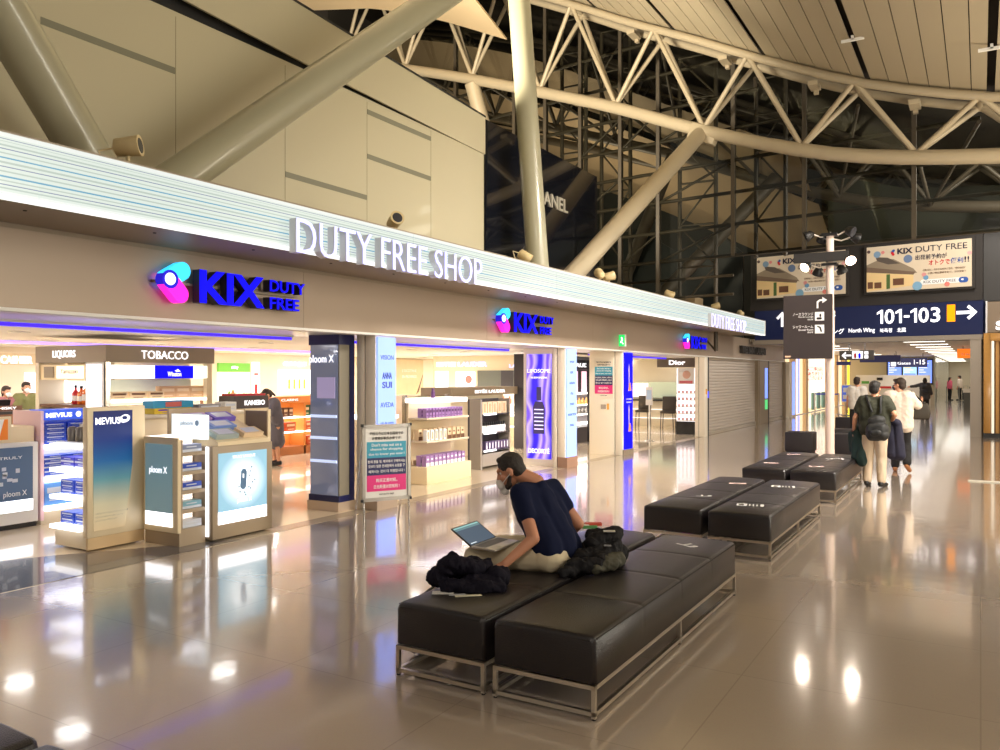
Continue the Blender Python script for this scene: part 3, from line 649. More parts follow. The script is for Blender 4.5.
# ---- left gondolas
PLX = mat('dark slate lit poster', (70, 88, 112), .3, emit=.35)
t = thing('display_unit', 'cream display unit with a slate poster beside the blue pack rack', 'display unit', (-9.7, 4.9, 0))
MB().box((-10.0, 4.2, .06), (-9.42, 5.4, .98), WHITE).box((-10, 4.95, .98), (-9.5, 5.4, 1.16), CREAM).build('body', t)
MB().box((-9.98, 4.2, 0), (-9.46, 5.4, .06), DARK).build('plinth', t)
x = MB().box((-9.42, 4.5, .2), (-9.4, 5.33, .93), PLX).box((-9.4, 4.5, .2), (-9.398, 5.33, .33), W1)
x.text('TRULY', (-9.398, 4.95, .8), UY, UZ, WPRINT, w=.26, h=.03, d=.002).text('ploom X', (-9.398, 5.0, .36), UY, UZ, WPRINT, w=.26, h=.08, d=.002)
for k in range(14): x.cbox((-9.398, 4.72+random.random()*.5, .52+random.random()*.2), (.003, .03+random.random()*.05, .02+random.random()*.03), SILV)
x.build('poster', t)
t = thing('picture_stand', 'framed orange and white picture standing on the slate poster display unit', 'picture', (-9.5, 5.02, .98))
x = MB().box((-9.49, 4.8, .982), (-9.46, 5.12, 1.28), CREAM).box((-9.46, 4.84, 1.02), (-9.456, 5.08, 1.25), WPRINT).prism([(4.98, 1.02), (5.08, 1.02), (5.08, 1.25), (5.04, 1.25)], (-9.456, 0, 0), UY, UZ, .002, mat('orange print', (250, 140, 40), .5)).lathe([(.045, 0), (.03, .001)], (-9.455, 4.93, 1.14), GREYM, 14, UX); x.build('frame', t)
t = thing('cigarette_rack', 'white rack of blue tobacco packs under a blue lettered header', 'display rack', (-9.7, 5.75, 0))
MB().box((-10.0, 5.472, .05), (-9.72, 6.058, 1.325), WHITE).box((-10, 5.43, .05), (-9.42, 5.47, 1.33), mat('pink white edge', (250, 215, 225), .4)).box((-10, 6.06, .05), (-9.42, 6.1, 1.33), WHITE).box((-9.99, 5.435, .0), (-9.425, 6.095, .158), WALLW).build('body', t)
MB().box((-9.72, 5.47, 1.22), (-9.4, 6.08, 1.34), mat('blue header panel', (50, 90, 215), .4, emit=.5)).build('header', t)
MB().text('MEVIUS', (-9.4, 5.48, 1.25), UY, UZ, WTXT, w=.32, h=.055, d=.003, bold=.03).build('lettering', t); MB().lathe([(.035, 0), (.03, .004)], (-9.4, 5.88, 1.28), WTXT, 16, UX).build('logo', t)
for z in (.16, .5, .88): MB().box((-9.72, 5.47, z), (-9.36, 6.06, z+.05), W1).build('shelf', t)  # white trays given a glow to look strongly lit
bx = carton(.26, .2, .048, BLUPK, SILV, 0)
items('cigarette_carton', bx, [(-9.56, 5.63+.29*(k % 2), .932+.05*(k//2)) for k in range(10)], 'royal blue carton stacked on the top shelf of the white rack', 'carton', 'blue cartons on the rack top shelf', 0)
items('cigarette_carton', carton(.26, .2, .048, BLUPK, SILV, 1), [(-9.56, 5.63+.29*(k % 2), .552+.05*(k//2)) for k in range(10)], 'blue and silver carton stacked on the middle shelf of the white rack', 'carton', 'blue cartons on the rack middle shelf')
items('cigarette_carton', carton(.26, .2, .26, BLUPK2, SILV, 0), [(-9.56, 5.63, .212), (-9.56, 5.92, .212)], 'tall light blue carton on the bottom shelf of the white rack', 'carton', 'light blue cartons on the rack bottom shelf')
# ---- MEVIUS stand
t = thing('cigarette_stand', 'freestanding stand with big navy to beige printed panel at the shop front', 'display stand', (-7.85, 5.1, 0))
MB().box((-8.14, 4.84, .02), (-7.6, 5.45, .2), WALLW).box((-8.12, 5.4, .2), (-7.645, 5.455, 1.4), WHITE).build('body', t, bevel=.005)
MB().box((-7.64, 4.82, .14), (-7.56, 5.46, 1.43), CREAM).build('side_panel', t, bevel=.006)
MB().box((-7.59, 4.825, .02), (-7.565, 5.455, .138), mat('tan skirting', (215, 185, 140), .4)).build('skirting', t)
gmn = bpy.data.materials.new('navy to beige printed gradient'); gmn.use_nodes = True; nt = gmn.node_tree; b = nt.nodes['Principled BSDF']
tc = nt.nodes.new('ShaderNodeTexCoord'); sp = nt.nodes.new('ShaderNodeSeparateXYZ'); cr = nt.nodes.new('ShaderNodeValToRGB'); nt.links.new(tc.outputs['Generated'], sp.inputs[0]); nt.links.new(sp.outputs['Z'], cr.inputs[0])
e = cr.color_ramp.elements; e[0].position = .0; e[0].color = lin(200, 178, 140); e[1].position = 1; e[1].color = lin(15, 28, 92)
for p_, c_ in ((.22, (188, 180, 150)), (.42, (90, 140, 150)), (.58, (20, 90, 150)), (.75, (14, 50, 125))): k = e.new(p_); k.color = lin(*c_)
nt.links.new(cr.outputs[0], b.inputs['Base Color']); nt.links.new(cr.outputs[0], b.inputs['Emission Color']); b.inputs['Emission Strength'].default_value = .3; b.inputs['Roughness'].default_value = .3
MB().prism([(4.88, .2), (5.22, .2), (5.27, .55), (5.31, .85), (5.31, 1.39), (4.88, 1.39)], (-7.558, 0, 0), UY, UZ, .004, gmn).build('poster', t)
x = MB().text('MEVIUS', (-7.553, 4.9, 1.255), UY, UZ, WTXT, w=.27, h=.07, d=.003, bold=.015)
for r0, da in ((.045, 0), (.045, PI)): x.prism([(5.22+r0*1.3*math.cos(da+PI*k/10), 1.305+r0*.9*math.sin(da+PI*k/10)+.008*math.cos(da+PI*k/10)) for k in range(11)]+[(5.22+r0*.7*math.cos(da+PI*k/10), 1.305+r0*.45*math.sin(da+PI*k/10)+.008) for k in range(10, -1, -1)], (-7.553, 0, 0), UY, UZ, .003, WTXT)
for k in range(3): x.text('20歳未満の者の喫煙は法律で禁じられています。'[:22-4*k], (-7.556, 4.9, .36-.035*k), UY, UZ, KPRINT, w=.36-.06*k, h=.018, d=.002)
x.build('lettering', t)
for z in (.2, .5, .77, 1.02): MB().box((-8.14, 4.78, z), (-7.645, 5.4, z+.04), W1).build('shelf', t, bevel=.004)  # plain white trays brightened by emission
items('cigarette_carton', carton(.22, .18, .046, BLUPK, SILV, 0), [(-7.77-.24*(k % 2), 4.98, .542+.048*(k//2), PI*1.5) for k in range(6)], 'royal blue carton on the second shelf of the navy panel stand', 'carton', 'cartons on the stand second shelf')
items('cigarette_carton', carton(.22, .18, .05, mat('purple blue carton', (60, 60, 175), .3), SILV, 1), [(-7.77-.24*(k % 2), 4.98, .812+.052*(k//2), PI*1.5) for k in range(4)], 'purple blue carton on the third shelf of the navy panel stand', 'carton', 'cartons on the stand third shelf')
items('cigarette_carton', carton(.22, .18, .055, BLUPK, SILV, 0), [(-7.77-.24*(k % 2), 4.98, .242+.057*(k//2), PI*1.5) for k in range(4)], 'royal blue carton on the lowest shelf of the navy panel stand', 'carton', 'cartons on the stand lowest shelf')
ACR = mat('pale acrylic', (205, 210, 215), .15, coat=.5)
t = thing('acrylic_tester_stand', 'clear acrylic holder with grey testers on the top shelf of the navy panel stand', 'holder', (-7.9, 5.0, 1.06))
MB().box((-8.12, 4.84, 1.062), (-7.68, 5.1, 1.08), ACR).box((-8.12, 5.09, 1.08), (-7.68, 5.1, 1.24), ACR).build('tray', t)
for k in range(3): MB().lathe([(.05, 0), (.05, .12), (.03, .14)], (-8.03+.14*k, 4.96, 1.081), GREYM, 14).build('tester', t)

# ---- heated tobacco counter: tower with shelves, lightbox counter
t = thing('tester_tower', 'narrow taupe tower with a slate poster and lit shelves of blue boxes', 'display stand', (-7.27, 5.6, 0))
TPE2 = mat('taupe counter laminate', (168, 150, 126), .4)
MB().box((-7.54, 5.45, 0), (-7.0, 5.77, .14), TPE2).box((-7.54, 5.45, .14), (-7.2, 5.77, 1.11), TPE2).box((-7.54, 5.43, .14), (-7.0, 5.47, 1.11), CREAM).box((-7.54, 5.45, 1.09), (-7.0, 5.77, 1.11), W1).box((-7.02, 5.47, .14), (-7.0, 5.49, 1.09), TPE2).build('body', t)
MB().box((-7.5, 5.42, .34), (-7.08, 5.43, 1.04), mat('slate green lit poster', (120, 150, 160), .3, emit=.3)).box((-7.5, 5.42, .2), (-7.08, 5.43, .34), W1).build('poster', t)
MB().text('ploom X', (-7.43, 5.418, .72), UX, UZ, WTXT, w=.28, h=.09, d=.003).build('lettering', t)
for k in range(5): MB().box((-7.2, 5.49, .14+.195*k), (-7.0, 5.77, .175+.195*k), TPE2).build('shelf', t)
MB().box((-7.205, 5.49, .16), (-7.2, 5.77, 1.09), W1).build('lit_back', t)
t2 = [mat('pale grey carton', (200, 205, 215), .4), mat('pale teal carton', (120, 170, 190), .4), BLUPK, BLUPK, mat('slate carton', (120, 130, 160), .4)]
for k in range(5):
    items('tester_box', carton(.25, .12, .075, t2[k], SILV, 1), [(-7.1, 5.63, .177+.195*k, 0)], ('pale grey box on the lowest lit shelf of the taupe tower', 'teal box on the second lit shelf of the taupe tower', 'blue box on the third lit shelf of the taupe tower', 'blue box on the fourth lit shelf of the taupe tower', 'slate box on the topmost lit shelf of the taupe tower')[k], 'box', None if 0 else 'boxes on the tower shelves')
t = thing('backlit_logo_panel', 'small glowing white logo panel above the taupe tower', 'sign', (-7.27, 5.8, 1.11))
MB().box((-7.55, 5.78, 1.07), (-7.0, 5.82, 1.33), lit('soft white panel', (225, 235, 240), .5)).build('panel', t)
MB().text('ploom', (-7.4, 5.779, 1.2), UX, UZ, mat('pale blue grey print', (110, 135, 160), .5), w=.2, h=.06, d=.003).lathe([(.03, 0), (.03, .003)], (-7.14, 5.779, 1.24), mat('pale blue grey print', (150, 170, 185)), 14, -UY).build('lettering', t)
t = thing('lightbox_counter', 'taupe counter with a large square pale blue lightbox on its front', 'counter', (-7.25, 6.2, 0))
MB().box((-7.62, 5.79, .02), (-6.91, 6.62, 1.0), TPE2).box((-7.55, 5.83, 0), (-6.98, 6.58, .02), BLACK).box((-7.0, 5.77, .05), (-6.96, 5.79, 1.0), W1).build('body', t, bevel=.004)
MB().prism([(-7.62, 1.0), (-6.9, 1.0), (-6.9, 1.04), (-7.6, 1.3), (-7.62, 1.3)][::-1], (0, 5.85, 0), UX, UZ, -.72, CREAM).build('sloped_top', t)
lb = bpy.data.materials.new('glowing blue grey poster'); lb.use_nodes = True; nt = lb.node_tree; b = nt.nodes['Principled BSDF']
tc = nt.nodes.new('ShaderNodeTexCoord'); gr = nt.nodes.new('ShaderNodeTexGradient'); gr.gradient_type = 'SPHERICAL'; mp = nt.nodes.new('ShaderNodeMapping'); mp.inputs['Location'].default_value = (0, -1.0, -1.0); mp.inputs['Scale'].default_value = (0, 2, 2)
cr = nt.nodes.new('ShaderNodeValToRGB'); e = cr.color_ramp.elements; e[0].color = lin(120, 160, 180); e[1].color = lin(235, 245, 250); e[1].position = .9
nt.links.new(tc.outputs['Generated'], mp.inputs[0]); nt.links.new(mp.outputs[0], gr.inputs[0]); nt.links.new(gr.outputs[0], cr.inputs[0]); nt.links.new(cr.outputs[0], b.inputs['Emission Color']); nt.links.new(cr.outputs[0], b.inputs['Base Color']); b.inputs['Emission Strength'].default_value = .9
MB().box((-6.912, 5.86, .3), (-6.9, 6.53, .92), lb).build('poster', t)
MB().box((-6.912, 5.86, .17), (-6.9, 6.53, .3), W1).build('poster_footer', t)
x = MB().text('TRULY UNIQUE', (-6.9, 6.04, .85), UY, UZ, WTXT, w=.32, h=.035, d=.002).text('ploom X', (-6.9, 6.11, .36), UY, UZ, WTXT, w=.2, h=.06, d=.002); x.build('lettering', t); x = MB()
x.prism(capsule2(6.19, .55, 6.2, .69, .04), (-6.9, 0, 0), UY, UZ, .003, mat('slate device print', (85, 115, 145), .4, emit=.3)).prism(capsule2(6.19, .64, 6.19, .67, .008), (-6.897, 0, 0), UY, UZ, .002, WTXT); x.build('device_print', t); x = MB()
for k in range(40):
    a = random.random()*2*PI; r_ = .09+random.random()*.08; x.prism([(6.195+r_*math.cos(a)+.014*math.cos(2.1*j+k), .62+r_*1.1*math.sin(a)+.014*math.sin(2.1*j+k)) for j in range(3)], (-6.9, 0, 0), UY, UZ, .002, (WTXT, WTXT, mat('slate shard print', (95, 110, 130), .4))[k % 3])
x.build('shard_pattern', t)
MB().box((-7.65, 5.8, .9), (-7.62, 6.65, 1.38), TPE2).build('back_panel', t)
MB().box((-7.35, 6.63, 1.0), (-7.0, 6.66, 1.34), mat('dark taupe panel', (128, 112, 96), .4)).box((-7.37, 6.626, .98), (-7.35, 6.664, 1.36), CREAM).box((-7.0, 6.626, .98), (-6.98, 6.664, 1.36), CREAM).build('side_screen', t)
Rs = Matrix.Rotation(math.radians(-20.5), 3, 'Y').inverted()
for i, (u, y, w_, col, lab) in enumerate(((.55, 6.0, .3, LAVC, 'lavender flat box at the upper edge of the sloped counter'), (.55, 6.33, .3, mat('violet carton', (110, 90, 190), .4), 'deep violet flat box at the upper edge of the sloped counter'), (.33, 6.15, .32, mat('sky blue carton', (120, 150, 215), .4), 'sky blue flat box in the middle of the sloped counter'), (.12, 6.02, .3, mat('sage carton', (160, 175, 175), .4), 'sage grey flat box at the lower edge of the sloped counter'), (.12, 6.38, .28, BEI, 'cream flat box at the lower edge of the sloped counter'))):
    p = V((-6.92-u*.94, y, 1.047+u*.372)); R_ = Matrix.Rotation(math.radians(20.4), 3, 'Y')
    x = MB().cbox((0, 0, .028), (.17, w_, .052), col).cbox((0, 0, .055), (.12, w_*.7, .002), SILV)
    o = tag(x.build('flat_box'), lab, 'box', 'flat boxes on the sloped counter'); o.location = p; o.rotation_euler = (0, math.radians(20.4), 0)

# ---- counters further in
t = thing('shop_counter', 'long cream counter behind the taupe display tower', 'counter', (-9.0, 7, 0))
MB().box((-9.3, 6.2, .08), (-8.7, 7.9, 1.22), CREAM).box((-9.25, 6.25, 0), (-8.75, 7.85, .08), DARK).build('body', t, bevel=.006)
MB().box((-9.34, 6.15, 1.22), (-8.66, 7.95, 1.26), WALLW).build('worktop', t, bevel=.006)
for nm, y, w_, h_, col, acc, lab in (('storage_box', 6.28, .22, .09, DARK, GREYM, 'dark grey box alone at the end of the cream counter'), ('gift_box', 6.8, .55, .07, mat('yellow carton', (235, 205, 50), .4), mat('purple print', (110, 60, 190), .4), 'yellow and purple long box on the cream counter'), ('storage_box', 7.37, .36, .1, mat('grey carton', (150, 148, 150), .4), SILV, 'grey box on the cream counter beside a white one'), ('storage_box', 7.72, .2, .12, WHITE, SILV, 'white box next to the grey one on the cream counter')):
    tag(carton(w_, .2, h_, col, acc, 0).build(nm), lab, 'box', 'boxes on the cream counter').location = (-8.95, y, 1.261)
tag(carton(.6, .2, .09, mat('sky carton', (60, 170, 220), .4), mat('coral print', (230, 120, 110), .4), 2).build('gift_box'), 'sky blue long box stacked on the yellow one on the cream counter', 'box', 'boxes on the cream counter').location = (-8.97, 6.82, 1.332)
t = thing('makeup_counter', 'cream makeup counter with charcoal lettered header under a red trim', 'counter', (-10.2, 9.15, 0))
MB().box((-10.36, 8.8, 0), (-10.0, 9.5, 1.22), CREAM).build('body', t, bevel=.006)
MB().box((-10.36, 8.8, 1.22), (-10.0, 9.5, 1.42), mat('charcoal panel', (70, 62, 62), .4)).build('header', t)
MB().text('KANEBO', (-10.0, 9.0, 1.27), UY, UZ, WTXT, w=.42, h=.08, d=.004, bold=.03).build('lettering', t)
MB().box((-10.35, 8.85, 1.42), (-10.05, 9.48, 1.45), RED).build('red_trim', t)
t = thing('product_shelf', 'low orange shelf unit with brown cartons deep in the shop', 'shelf', (-13.2, 13.3, 0))
MB().box((-13.5, 12.4, 0), (-13.42, 14.4, 1.2), ORG).box((-13.5, 12.4, 0), (-13.0, 12.46, 1.28), ORG).box((-13.5, 13.4, 0), (-13.0, 13.46, 1.28), ORG).box((-13.5, 14.34, 0), (-13.0, 14.4, 1.28), ORG).box((-13.5, 12.4, 0), (-13.0, 14.4, .18), mat('walnut kick', (170, 105, 60), .5)).build('body', t)
MB().box((-13.5, 12.4, 1.14), (-12.98, 14.4, 1.28), ORG).build('header', t)
MB().text('CLARINS', (-12.98, 12.7, 1.18), UY, UZ, WTXT, w=.5, h=.05, d=.003).build('lettering', t)
for z in (.48, .8): MB().box((-13.45, 12.46, z), (-13.0, 14.34, z+.03), WS).build('shelf', t)
items('skincare_carton', carton(.3, .2, .2, mat('brick carton', (190, 85, 40), .5), BEI, 0), [(-13.15, 12.7+.35*(k % 2)+.95*(k//2), .512) for k in range(4)]+[(-13.15, 12.7, .182), (-13.15, 13.7, .182)], 'brick red carton on the low orange shelf unit', 'carton', 'brick cartons on the orange shelf')
items('skincare_carton', carton(.12, .12, .2, BRN, BEI, 0), [(-13.15, 12.62+.16*k, .832) for k in range(4)], 'small brown carton on the top of the low orange shelf unit', 'carton', 'brown cartons on the orange shelf')
items('skincare_carton', carton(.12, .12, .24, mat('deep green carton', (50, 95, 60), .5), BEI, 0), [(-13.15, 13.6+.17*k, .832) for k in range(4)], 'deep green carton at the right of the low orange shelf unit', 'carton', 'green cartons on the orange shelf')
# wall pictures at the back
def wall_panel(y0, y1, z0, z1, m, lab, head=None, hm=None, hz=.2, txt=None, tm=None, extra=None, X=-16.88, name='wall_poster', cat='poster'):
    t = thing(name, lab, cat, (X, (y0+y1)/2, z0))
    MB().box((X-.02, y0, z0), (X+.02, y1, z1-(hz if head else 0)), m).build('panel', t)
    if head: MB().box((X-.02, y0, z1-hz), (X+.04, y1, z1), hm).build('header', t)
    if txt: MB().text(txt, (X+(.04 if head else .02), (y0+y1)/2, z1-hz/2), UY, UZ, tm or WTXT, h=hz*.45, d=.01, bold=.02, center=True).build('lettering', t)
    if extra: x = MB(); extra(x, X+.022); x.build('print', t)
    return t
GLEAF = mat('leaf print', (90, 160, 70), .5)
def leaves(x, X):
    for k in range(7): x.prism([(14.4+.12*k, 1.12), (14.45+.12*k+.1*math.sin(k), 1.3+.05*(k % 3)), (14.52+.12*k+.12*math.sin(k), 1.2)], (X, 0, 0), UY, UZ, .004, (GLEAF, mat('rust print', (190, 120, 60), .5))[k % 3 == 2])
wall_panel(14.3, 15.35, 1.08, 2.06, lit('pale sage poster', (240, 240, 220), .75), 'poster with green header and leaf picture on the shop back wall', True, mat('green header', (105, 175, 60), .4, emit=.5), .23, 'sisley', None, leaves)
def reds(x, X): x.box((X, 15.52, 1.25), (X+.004, 15.62, 1.5), RED).box((X, 15.5, 1.75), (X+.004, 15.65, 1.8), RED)
wall_panel(15.45, 15.7, 1.1, 2.1, lit('pale rose poster', (250, 240, 232), .8), 'narrow white poster strip with red marks beside the green headed one', extra=reds)
def vials(x, X):
    for k in range(4):
        x.box((X, 16.75+.2*k, 1.35), (X+.004, 16.84+.2*k, 1.62), mat('lime print', (225, 225, 90), .5)).box((X, 16.775+.2*k, 1.62), (X+.004, 16.815+.2*k, 1.78), SILV)
wall_panel(16.4, 17.7, 1.2, 1.9, lit('white poster', (250, 250, 245), .9), 'white lit poster of four lime bottles on the back wall', extra=vials)
tag(MB().text('CLINIQUE', (-16.9, 16.6, 2.0), UY, UZ, LET, w=.9, h=.12, d=.03).build('brand_letters'), 'pale lavender brand letters above the lime bottle poster', 'sign')
t = thing('brand_column', 'pink white illuminated column beside the glass display case', 'display column', (-12.6, 14.6, 0))
MB().box((-12.75, 13.55, 0), (-12.45, 13.9, 1.3), WALLW).build('base', t); MB().box((-12.75, 13.55, 1.3), (-12.45, 13.9, 2.3), lit('rose lit panel', (255, 150, 165), .9)).build('lit_panel', t)
MB().box((-12.45, 13.6, 1.6), (-12.44, 13.85, 1.64), RED).box((-12.45, 13.6, 1.45), (-12.44, 13.85, 1.5), mat('teal mark', (90, 170, 190))).build('print', t)
# cashier area
t = thing('cashier_counter', 'long cashier counter under the cream fascia reading CASHIER', 'counter', (-15.5, 7.5, 0))
MB().box((-15.6, 4.5, 0), (-14.9, 9.3, 1.05), mat('walnut counter', (150, 105, 75), .4)).box((-15.65, 4.4, 1.05), (-14.85, 9.4, 1.1), DARK).build('body', t)
MB().box((-15.2, 4.4, 1.93), (-15.0, 9.2, 2.14), CREAM).build('fascia', t)
MB().text('CASHIER', (-15.0, 7.93, 1.955), UY, UZ, WTXT, w=.56, h=.14, d=.02, bold=.02).build('lettering', t)
MB().box((-15.02, 7.1, 1.1), (-14.98, 8.3, 1.2), BRN).text('JAPANESE WHISKY', (-14.98, 7.2, 1.12), UY, UZ, WTXT, w=1.0, h=.06, d=.004, bold=.01).build('counter_sign', t)
for i, (y, c_) in enumerate(((7.0, 'a'), (8.1, 'b'), (8.95, 'c'))):
    t = thing('cash_register', ('dark cash register on the counter farthest from the tobacco cabinet', 'dark cash register on the counter below the fascia lettering', 'dark cash register on the counter in front of the green shirted cashier')[i], 'cash register', (-15.25, y, 1.1))
    MB().box((-15.4, y-.12, 1.102), (-15.1, y+.12, 1.14), BLACK).build('base', t); MB().cbox((-15.22, y, 1.23), (.03, .22, .15), BLACK, Matrix.Rotation(.25, 3, 'Y')).build('screen', t)
wall_panel(6.9, 7.7, 1.35, 1.8, lit('white poster', (250, 250, 245), .9), 'white lit picture with a pink disc on the wall behind the cashiers', extra=lambda x, X: x.lathe([(.07, 0), (.05, .004)], (X, 7.2, 1.6), mat('rose print', (225, 120, 130)), 14, UX))
wall_panel(7.85, 8.6, 1.2, 1.8, lit('pale blue poster', (215, 235, 250), .9), 'pale blue lit picture with a jagged shape behind the cashiers', extra=lambda x, X: x.prism([(8.0, 1.3), (8.4, 1.3), (8.3, 1.5), (8.15, 1.4)], (X, 0, 0), UY, UZ, .004, mat('sky print', (120, 180, 220))))
wall_panel(9.4, 10.6, 1.25, 1.8, lit('rose poster', (250, 225, 230), .85), 'pale pink lit picture on the wall beside the tobacco cabinet')
# floor-standing price rack near the display case
t = thing('leaflet_rack', 'tall leaflet rack with blue trays behind the glass display case', 'rack', (-8.3, 9.2, 0))
for dx in (-.24, .24): MB().tube([(-8.3+dx, 9.1, .0), (-8.3+dx, 9.15, 1.2)], .012, CHROME, 8).build('post', t)
MB().box((-8.52, 9.16, .35), (-8.08, 9.2, 1.25), WALLW).build('back_panel', t)
for k in range(7): MB().box((-8.52, 9.08, .36+.12*k), (-8.08, 9.16, .37+.12*k), mat('sky blue tray', (120, 175, 225), .4)).box((-8.52, 9.075, .36+.12*k), (-8.08, 9.085, .42+.12*k), mat('sky blue tray', (120, 175, 225), .4)).build('tray', t)

# ---- bay 2
t = thing('gondola_shelf', 'cream gondola with purple skincare boxes in the second shop bay', 'shelf', (-7.8, 11.2, 0))
MB().box((-8.02, 10.55, 0), (-7.95, 11.78, 1.38), CREAM).box((-8.0, 10.5, 0), (-7.55, 11.8, .28), CREAM).build('body', t, bevel=.005)
MB().box((-8.06, 10.52, 0), (-8.0, 10.58, 1.42), CHROME).build('post', t); MB().box((-8.06, 11.74, 0), (-8.0, 11.8, 1.42), CHROME).build('post', t)
MB().box((-8.02, 10.55, 1.3), (-7.62, 11.78, 1.37), W1).build('glowing_tray', t)  # white top tray made to glow, no lamp
for z in (.66, 1.03): MB().box((-7.95, 10.55, z), (-7.58, 11.78, z+.03), WALLW).build('shelf', t, bevel=.003)
items('skincare_carton', carton(.065, .07, .15, LAVC, PLUM, 0), [(-7.66-.1*(k % 2), 10.62+.09*(k//2), 1.062) for k in range(24)], 'lavender carton on the top shelf of the cream gondola', 'carton', 'lavender cartons on the gondola top shelf')
items('skincare_carton', carton(.08, .07, .17, WPRINT, KRAFT, 2), [(-7.66, 10.64+.12*k, .692) for k in range(5)], 'white and tan carton on the middle shelf of the cream gondola', 'carton', 'white cartons on the gondola middle shelf')
items('skincare_carton', carton(.1, .09, .18, BEI, BRN, 1), [(-7.66, 11.24+.13*k, .692) for k in range(4)]+[(-7.82, 10.64+.14*k, .692) for k in range(8)], 'beige carton on the middle shelf of the cream gondola', 'carton', 'beige cartons on the gondola middle shelf')
items('skincare_carton', carton(.09, .09, .17, LAVC, WPRINT, 1), [(-7.66-.11*(k % 2), 10.62+.115*(k//2), .282) for k in range(20)], 'lilac and white carton in the bottom bin of the cream gondola', 'carton', 'lilac cartons in the gondola bin')
tag(MB().lathe([(.035, 0), (.035, .1), (.025, .11), (.025, .16)], (-7.75, 10.95, 1.372), PLUM, 14).build('tester_bottle'), 'dark tester bottle standing on top of the cream gondola', 'bottle')
t = thing('gondola_shelf', 'dark charcoal gondola with white ledges next to the violet poster', 'shelf', (-8.1, 13.4, 0))
CHAR = mat('charcoal laminate', (62, 58, 62), .4); GRYL = mat('grey laminate', (150, 142, 132), .4)
MB().box((-8.16, 12.7, 0), (-7.92, 12.76, 1.3), GRYL).box((-8.16, 13.75, 0), (-7.92, 13.8, 1.3), GRYL).box((-8.2, 12.7, 0), (-8.16, 13.8, 1.3), CHAR).build('body', t)
for z in (.32, .65, 1.0): MB().box((-8.16, 12.77, z), (-7.9, 13.74, z+.02), CHAR).box((-7.9, 12.78, z), (-7.88, 13.2, z+.035), W1).build('shelf', t)
MB().box((-8.16, 12.77, .05), (-7.92, 13.74, .28), GRYL).build('drawer', t)
items('skincare_carton', carton(.16, .14, .22, BEI, KRAFT, 2), [(-8.02, 12.9+.18*k, 1.022) for k in range(5)], 'cream carton on the top shelf of the charcoal gondola', 'carton', 'cream cartons on the charcoal gondola')
bt = MB().lathe([(.035, 0), (.035, .11), (.02, .13)], (0, 0, 0), WPRINT, 12).lathe([(.02, .13), (.02, .19)], (0, 0, 0), BLACK, 10)
items('cosmetic_bottle', bt, [(-7.97-.1*(k % 2), 12.83+.08*(k//2), .672, 0) for k in range(22)], 'white bottle with black cap on the middle shelf of the charcoal gondola', 'bottle', 'white bottles on the charcoal gondola')
items('skincare_carton', carton(.08, .08, .16, mat('violet grey carton', (110, 95, 130), .4), WPRINT, 2), [(-7.98, 12.95+.11*k, .342) for k in range(8)], 'violet grey carton on the low shelf of the charcoal gondola', 'carton', 'violet cartons on the charcoal gondola')
# behind: brand walls
MURAL = mat('tan mural print', (205, 180, 140), .5, emit=.25, vary=.15, bscale=3)
def script(x, X):
    for k, s_ in enumerate(('L’OCCITANE', 'EN PROVENCE')): x.text(s_, (X, 22.0, 1.85-.2*k), UY, UZ, WPRINT, w=.8, h=.09, d=.004)
    for k in range(12): x.tube([(X, 22.8+.03*k, 1.1+.05*k), (X, 22.95+.02*k, 1.2+.05*k)], .012, BRN, 6)
wall_panel(21.6, 23.2, .95, 2.28, MURAL, 'tan mural with pale script on the back wall of the second bay', extra=script, X=-16.86)
t = thing('brand_wall_unit', 'beige brand wall with lit screens and lavender letters along its top', 'display wall', (-13, 20.2, 0))
MB().box((-14.15, 20, 0), (-10.3, 20.3, 2.3), CREAM).build('body', t)
MB().text('ESTEE LAUDER', (-14.0, 19.99, 2.0), UX, UZ, LET, w=1.75, h=.13, d=.02, bold=.02).text('LANCÔME', (-11.5, 19.99, 1.96), UX, UZ, LET, w=1.0, h=.12, d=.02).build('lettering', t)
MB().box((-14.05, 19.97, .9), (-13.6, 20, 1.86), lit('pale sky poster', (215, 230, 250), .9)).build('poster', t)
MB().box((-13.3, 19.95, 1.35), (-12.65, 20, 1.85), lit('white screen', (250, 245, 240), .9)).lathe([(.12, 0), (.1, .004)], (-12.85, 19.945, 1.62), mat('coral print', (235, 130, 110)), 14, -UY).build('screen', t)
MB().box((-12.55, 19.95, 1.3), (-11.35, 20, 1.88), mat('sage grey panel', (105, 108, 98), .3)).box((-11.75, 19.94, 1.3), (-11.35, 19.96, 1.88), CHAR).build('screen', t)
MB().box((-11.3, 19.9, .9), (-10.4, 20, 1.85), W1).build('lit_niche', t)
for k in range(3): MB().box((-14, 19.7, .6+.3*k), (-10.4, 20, .63+.3*k), WS).build('shelf', t)
items('cosmetic_bottle', MB().lathe([(.06, 0), (.06, .14), (.03, .16), (.03, .22)], (0, 0, 0), mat('coral bottle', (235, 110, 80), .3), 12), [(-12.2+.2*k, 19.82, .932) for k in range(5)], 'coral bottle on the beige brand wall', 'bottle', 'coral bottles on the brand wall')
items('cosmetic_bottle', MB().lathe([(.06, 0), (.06, .16), (.03, .18), (.03, .23)], (0, 0, 0), mat('mint bottle', (150, 205, 190), .3), 12), [(-11.1+.2*k, 19.82, .932) for k in range(4)], 'mint bottle on the beige brand wall', 'bottle', 'mint bottles on the brand wall')
t = thing('mid_gondola', 'pale gondola with teal posters between the cream gondola and the brand wall', 'shelf', (-10.6, 15.2, 0))
MB().box((-11.3, 14.4, 0), (-10.6, 16.6, 1.3), WALLW).build('body', t, bevel=.005)
